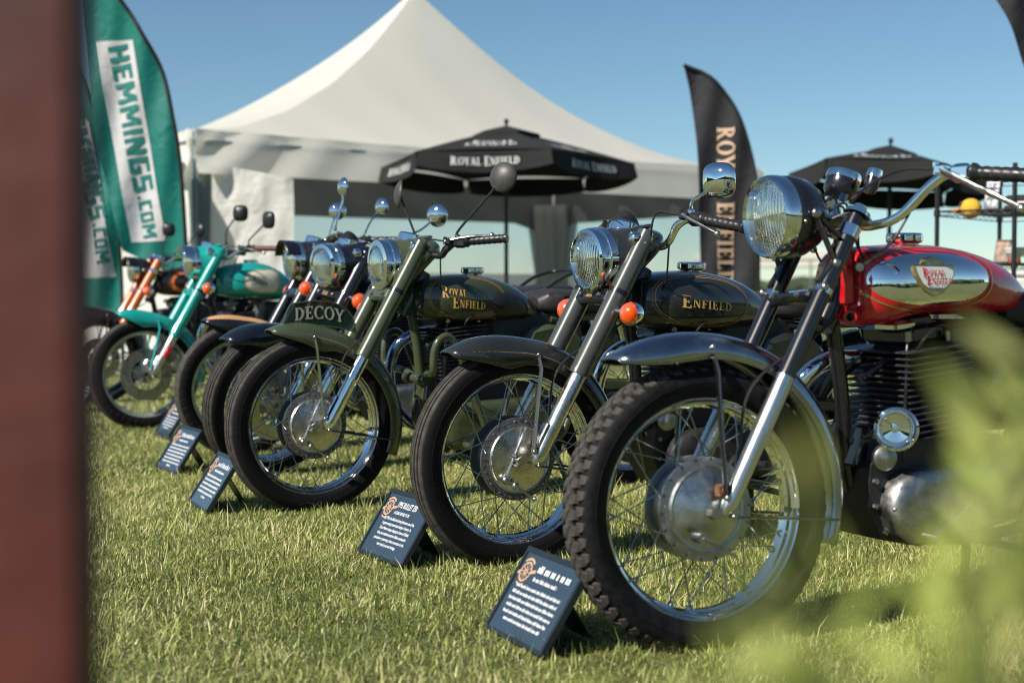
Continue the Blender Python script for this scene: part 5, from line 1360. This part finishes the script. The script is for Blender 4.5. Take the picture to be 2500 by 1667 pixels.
# ------------------------------------------------------------------ wire shelf rack and goods
A1 = Vector((2.43, 8.15, 0)); A2 = Vector((2.77, 7.86, 0)); ev = (A2 - A1); fv = Vector((-ev.y, ev.x, 0)).normalized() * .92
A3 = A1 + fv; A4 = A2 + fv
rack = thing('shelf_rack', 'black wire shelf rack with merchandise behind the red motorcycle', 'shelf', A1)
for a in (A1, A2, A3, A4):
    pst = MB().tube([a - A1, a - A1 + Vector((0, 0, 1.50))], .0135, 12)
    for z in (.35, .65, .95, 1.25, 1.47): pst.tube([a - A1 + Vector((0, 0, z - .03)), a - A1 + Vector((0, 0, z + .005))], .019, 12)
    obj('post', pst, BLACKP, rack)
for z in (.35, .65, .95, 1.25, 1.47):
    sh = MB(); zz = Vector((0, 0, z)); e_, f_ = ev, fv
    for dz in (0, -.028):
        for a, b in ((Vector((0, 0, 0)), e_), (e_, e_ + f_), (e_ + f_, f_), (f_, Vector((0, 0, 0)))): sh.tube([a + zz + Vector((0, 0, dz)), b + zz + Vector((0, 0, dz))], .0032, 6)
    for k in range(1, 24): sh.tube([f_ * (k / 24) + zz, e_ + f_ * (k / 24) + zz], .0016, 5)
    for k in range(1, 4): sh.tube([e_ * (k / 4) + zz - Vector((0, 0, .004)), e_ * (k / 4) + f_ + zz - Vector((0, 0, .004))], .0026, 5)
    for (a, b) in ((Vector((0, 0, 0)), e_), (e_, e_ + f_), (Vector((0, 0, 0)), f_)):
        m_ = 10 if (b - a).length < .6 else 22; pts = [a.lerp(b, k / m_) + zz + Vector((0, 0, -.028 if k % 2 else 0)) for k in range(m_ + 1)]; sh.tube(pts, .0016, 5)
    obj('wire_shelf', sh, BLACKP, rack)
def on_rack(s, f, z): return A1 + ev * s + fv * f + Vector((0, 0, z))
# yellow cap
cp = on_rack(.30, .14, 1.2535); cap_ = thing('baseball_cap', 'yellow baseball cap with dark patch on the wire shelf', 'cap', cp, R_(-40))
YEL = mat('yellow_cotton', (.62, .36, .035), rough=.9, var=.1, vscale=30)
obj('crown', MB().ell((.01, 0, .012), (.062, .055, .058), 20, 12), YEL, cap_)
def peak(u, v):
    a = R_(-62 + 124 * u); r = .052 + .060 * v * math.cos(a * .9); return Vector((-.012 - r * math.cos(a), r * math.sin(a) * (.95 - .1 * v), .016 - .012 * v - .018 * math.sin(a) ** 2 * v))
pk = obj('peak', MB().grid(peak, 18, 6), mat('orange_cotton', (.60, .22, .04), rough=.9), cap_); pk.modifiers.new('t', 'SOLIDIFY').thickness = .003
obj('patch', MB().lathe([(.0001, .004), (.02, .003), (.022, 0)], (-.042, -.024, .038), (-.75, -.45, .45), 18), mat('dark_patch', (.05, .05, .05), rough=.8), cap_)
# leaning picture board
def board(name, label, s, f, z, w_, h_, rz, lean_, fm, pm, cat='picture'):
    p = on_rack(s, f, z + .004); t = thing(name, label, cat, p, rz); Mx = Matrix.Rotation(lean_, 4, 'X')
    obj('frame', MB().box(Mx @ Vector((0, 0, h_ / 2)), (w_, .012, h_), Mx, .003), fm, t)
    obj('print', MB().add([Mx @ Vector((sx * w_ * .44, -.0075, h_ / 2 + sz * h_ * .45)) for sx, sz in ((-1, -1), (1, -1), (1, 1), (-1, 1))], [(0, 1, 2, 3)]), pm, t)
    return t
def splotch(name, a, b, s):
    m = mat(name, a, rough=.5); t = m.node_tree; n_ = t.nodes.new('ShaderNodeTexNoise'); n_.inputs['Scale'].default_value = s; n_.inputs['Detail'].default_value = 5
    tc = t.nodes.new('ShaderNodeTexCoord'); t.links.new(tc.outputs['Object'], n_.inputs['Vector']); r = t.nodes.new('ShaderNodeValToRGB')
    r.color_ramp.elements[0].position = .46; r.color_ramp.elements[0].color = (*a, 1); r.color_ramp.elements[1].position = .54; r.color_ramp.elements[1].color = (*b, 1)
    t.links.new(n_.outputs[0], r.inputs[0]); t.links.new(r.outputs[0], t.nodes['Principled BSDF'].inputs['Base Color']); return m
board('picture_board', 'grey white picture board leaning beside the yellow cap', .62, .10, 1.25, .085, .17, R_(-38), R_(-14), BLACKP, splotch('grey_picture', (.07, .08, .10), (.48, .50, .55), 22))
board('picture_board', 'small brown picture on an easel on the lower wire shelf', .72, .14, .95, .085, .14, R_(-38), R_(-22), BLACKP, splotch('brown_picture', (.10, .06, .04), (.30, .15, .08), 30))
# stacked garments and books on the upper shelf
bk = thing('folded_shirts', 'stack of dark and cream folded shirts on the wire shelf', 'clothes', on_rack(.92, .22, 1.254), R_(-38))
obj('shirt', MB().box((0, 0, .012), (.16, .14, .022), None, .008), mat('dark_cloth', (.03, .035, .05), rough=.9), bk)
obj('shirt', MB().box((.01, 0, .034), (.15, .13, .02), None, .008), CREAM, bk)
obj('shirt', MB().box((.0, 0, .062), (.15, .135, .034), None, .01), MATS['dark_cloth'], bk)
# bowls
for k, (s, f, lab) in enumerate(((.93, .10, 'white ribbed bowl on red foot on the lower wire shelf'), (.98, .30, 'white bowl standing behind another bowl on the wire shelf'))):
    b0 = on_rack(s, f, .953); t = thing('bowl', lab, 'bowl', b0, group='bowls on the wire shelf')
    obj('cup', MB().lathe([(.0001, .020), (.028, .020), (.034, .03), (.040, .034), (.046, .048), (.052, .052), (.057, .068), (.060, .072), (.062, .085), (.059, .085), (.05, .055), (.0001, .03)], (0, 0, 0), (0, 0, 1), 28), mat('white_glaze', (.66, .66, .62), rough=.3, coat=.4), t)
    obj('foot', MB().lathe([(.0001, .02), (.033, .02), (.035, 0)], (0, 0, 0), (0, 0, 1), 20), mat('red_glaze', (.38, .05, .025), rough=.4), t)
# white cool box on a green folding table, right edge
tb = thing('folding_table', 'green framed folding table at the edge behind the red tank', 'table', (4.15, 11.0, 0))
obj('tabletop', MB().box((0, 0, .70), (1.0, .6, .03), None, .008), mat('green_table', (.05, .12, .07), rough=.5), tb)
for sx in (-.45, .45):
    for sy in (-.25, .25): obj('leg', MB().tube([(sx, sy, 0), (sx, sy, .69)], .014, 8), MATS['green_table'], tb)
cb = thing('cool_box', 'white cool box on the green folding table', 'box', (3.98, 10.95, .717))
obj('body', MB().box((0, 0, .09), (.42, .28, .18), None, .02), mat('white_plastic', (.72, .70, .66), rough=.5, var=.04), cb)
obj('lid', MB().box((0, 0, .203), (.44, .30, .042), None, .015), MATS['white_plastic'], cb)
# far marquees
for k, (x, y, w_, lab) in enumerate(((10.6, 60, 2.6, 'small distant white marquee seen between two motorcycles'), (16.5, 80, 3.5, 'tiny distant white marquee near the far trees'), (-19, 75, 4., 'distant white marquee far behind the flags'))):
    t = thing('far_marquee', lab, 'tent', (x, y, 0))
    obj('canopy', MB().loft([[(-w_, -w_, 2.0), (w_, -w_, 2.0), (w_, w_, 2.0), (-w_, w_, 2.0)], [(-w_, -w_, 2.3), (w_, -w_, 2.3), (w_, w_, 2.3), (-w_, w_, 2.3)], [(-w_ * .3, -w_ * .3, 2.7), (w_ * .3, -w_ * .3, 2.7), (w_ * .3, w_ * .3, 2.7), (-w_ * .3, w_ * .3, 2.7)], [(-.05, -.05, 3.6), (.05, -.05, 3.6), (.05, .05, 3.6), (-.05, .05, 3.6)]]), VINYL, t, smooth=False)
    for sx in (-1, 1):
        for sy in (-1, 1): obj('leg', MB().tube([(sx * w_ * .97, sy * w_ * .97, 0), (sx * w_ * .97, sy * w_ * .97, 2.05)], .04, 8), ALU, t)

# ------------------------------------------------------------------ foreground post and shrub, close to the lens
pst = thing('wooden_post', 'rusty brown painted wooden post standing close at the edge', 'post', (-.2525, .62, 0))
wm = mat('brown_stained_wood', (.082, .016, .009), rough=.6, var=.45, vscale=7, bump=(25, .3, .01))
obj('plank', MB().box((0, 0, .85), (.135, .038, 1.70), Matrix.Rotation(R_(2), 4, 'Z'), .006), wm, pst)
obj('post_cap', MB().box((0, 0, 1.712), (.15, .052, .022), None, .005), wm, pst)

def leaf_mat():
    m = bpy.data.materials.new('pale_green_leaf'); m.use_nodes = True; t = m.node_tree; b = t.nodes['Principled BSDF']; o = t.nodes['Material Output']
    tc = t.nodes.new('ShaderNodeTexCoord'); n_ = t.nodes.new('ShaderNodeTexNoise'); n_.inputs['Scale'].default_value = 14
    t.links.new(tc.outputs['Object'], n_.inputs['Vector']); oi = t.nodes.new('ShaderNodeObjectInfo'); ad = t.nodes.new('ShaderNodeMath'); ad.operation = 'ADD'
    t.links.new(n_.outputs[0], ad.inputs[0]); t.links.new(oi.outputs['Random'], ad.inputs[1])
    r = t.nodes.new('ShaderNodeValToRGB'); r.color_ramp.elements[0].position = .5; r.color_ramp.elements[0].color = (.40, .47, .10, 1); r.color_ramp.elements[1].position = 1.3 if False else 1.; r.color_ramp.elements[1].color = (.74, .74, .26, 1)
    mm = t.nodes.new('ShaderNodeMath'); mm.operation = 'MULTIPLY'; mm.inputs[1].default_value = .66; t.links.new(ad.outputs[0], mm.inputs[0])
    t.links.new(mm.outputs[0], r.inputs[0]); t.links.new(r.outputs[0], b.inputs['Base Color']); b.inputs['Roughness'].default_value = .45
    tr = t.nodes.new('ShaderNodeBsdfTranslucent'); t.links.new(r.outputs[0], tr.inputs[0]); ms = t.nodes.new('ShaderNodeMixShader'); ms.inputs[0].default_value = .45
    t.links.new(b.outputs[0], ms.inputs[1]); t.links.new(tr.outputs[0], ms.inputs[2]); t.links.new(ms.outputs[0], o.inputs[0]); return m
LEAF = leaf_mat()
lm = MB().grid(lambda u, v: Vector(((v - .5) * .24 * math.sin(math.pi * min(1, u * 1.02)) ** .75, u, .16 * u * u - .35 * abs(v - .5) * .3 * math.sin(math.pi * u))), 8, 4)
lmesh = None
def shrub(x, y, label, stems, seed):
    global lmesh
    rnd = random.Random(seed)
    t = thing('shrub', label, 'shrub', (x, y, 0), group='pale green shrubs close to the lens')
    for (tx, ty, tz, nl, ls) in stems:
        top = Vector((tx - x, ty - y, tz)); b0 = Vector((rnd.uniform(-.03, .03), rnd.uniform(-.03, .03), 0)); mid = b0.lerp(top, .55) + Vector((rnd.uniform(-.03, .03), rnd.uniform(-.02, .02), .03))
        path = spline([b0, mid, top], 8)
        obj('stem', MB().tube(path, [.0035 - .0022 * i / (len(path) - 1) for i in range(len(path))], 6), mat('green_stem', (.16, .19, .05), rough=.6), t)
        for k in range(nl):
            q = 1 - .15 * (k / max(1, nl - 1)); fi = q * (len(path) - 1); i0 = min(len(path) - 2, int(fi)); p = path[i0].lerp(path[i0 + 1], fi - i0)
            d = Vector((rnd.gauss(0, .55), rnd.gauss(0, .4), rnd.uniform(.2, 1.0))).normalized(); L = ls * rnd.uniform(.7, 1.25)
            nz = Vector((-.55 + rnd.gauss(0, .35), -.6 + rnd.gauss(0, .35), .55 + rnd.gauss(0, .3))); nz = (nz - d * nz.dot(d)).normalized(); xx = d.cross(nz)
            Mx = Matrix.Translation(p) @ Matrix((xx, d, nz)).transposed().to_4x4() @ Matrix.Diagonal((L, L, L, 1))
            if lmesh is None:
                o = obj('leaf', lm, LEAF, t, Mx, sharp=None); lmesh = o.data
            else: obj('leaf', None, LEAF, t, Mx, mesh=lmesh)
tops = []
_r = random.Random(5)
for k in range(17):
    dd = .52 + _r.uniform(-.05, .06); zz = .785 - .128 * (k / 16) ** .95
    tops.append((dd * (.352 + _r.uniform(-.022, .022) - .070 * max(0, k - 8) / 8), dd, .81 - (.81 - zz) * dd / .5, 5 if k < 10 else 3, .033))
shrub(.18, .55, 'blurred pale green shrub rising at the corner in front of the red motorcycle', tops, 11)
shrub(.085, .45, 'low blurred green shrub along the bottom edge before the red motorcycle', [(.068, .45, .682, 5, .030), (.095, .46, .690, 5, .034), (.045, .45, .672, 5, .030), (.110, .46, .684, 5, .034), (.020, .45, .668, 4, .028), (.070, .34, .762, 4, .018), (.056, .33, .744, 4, .018), (.082, .35, .730, 4, .020)], 12)
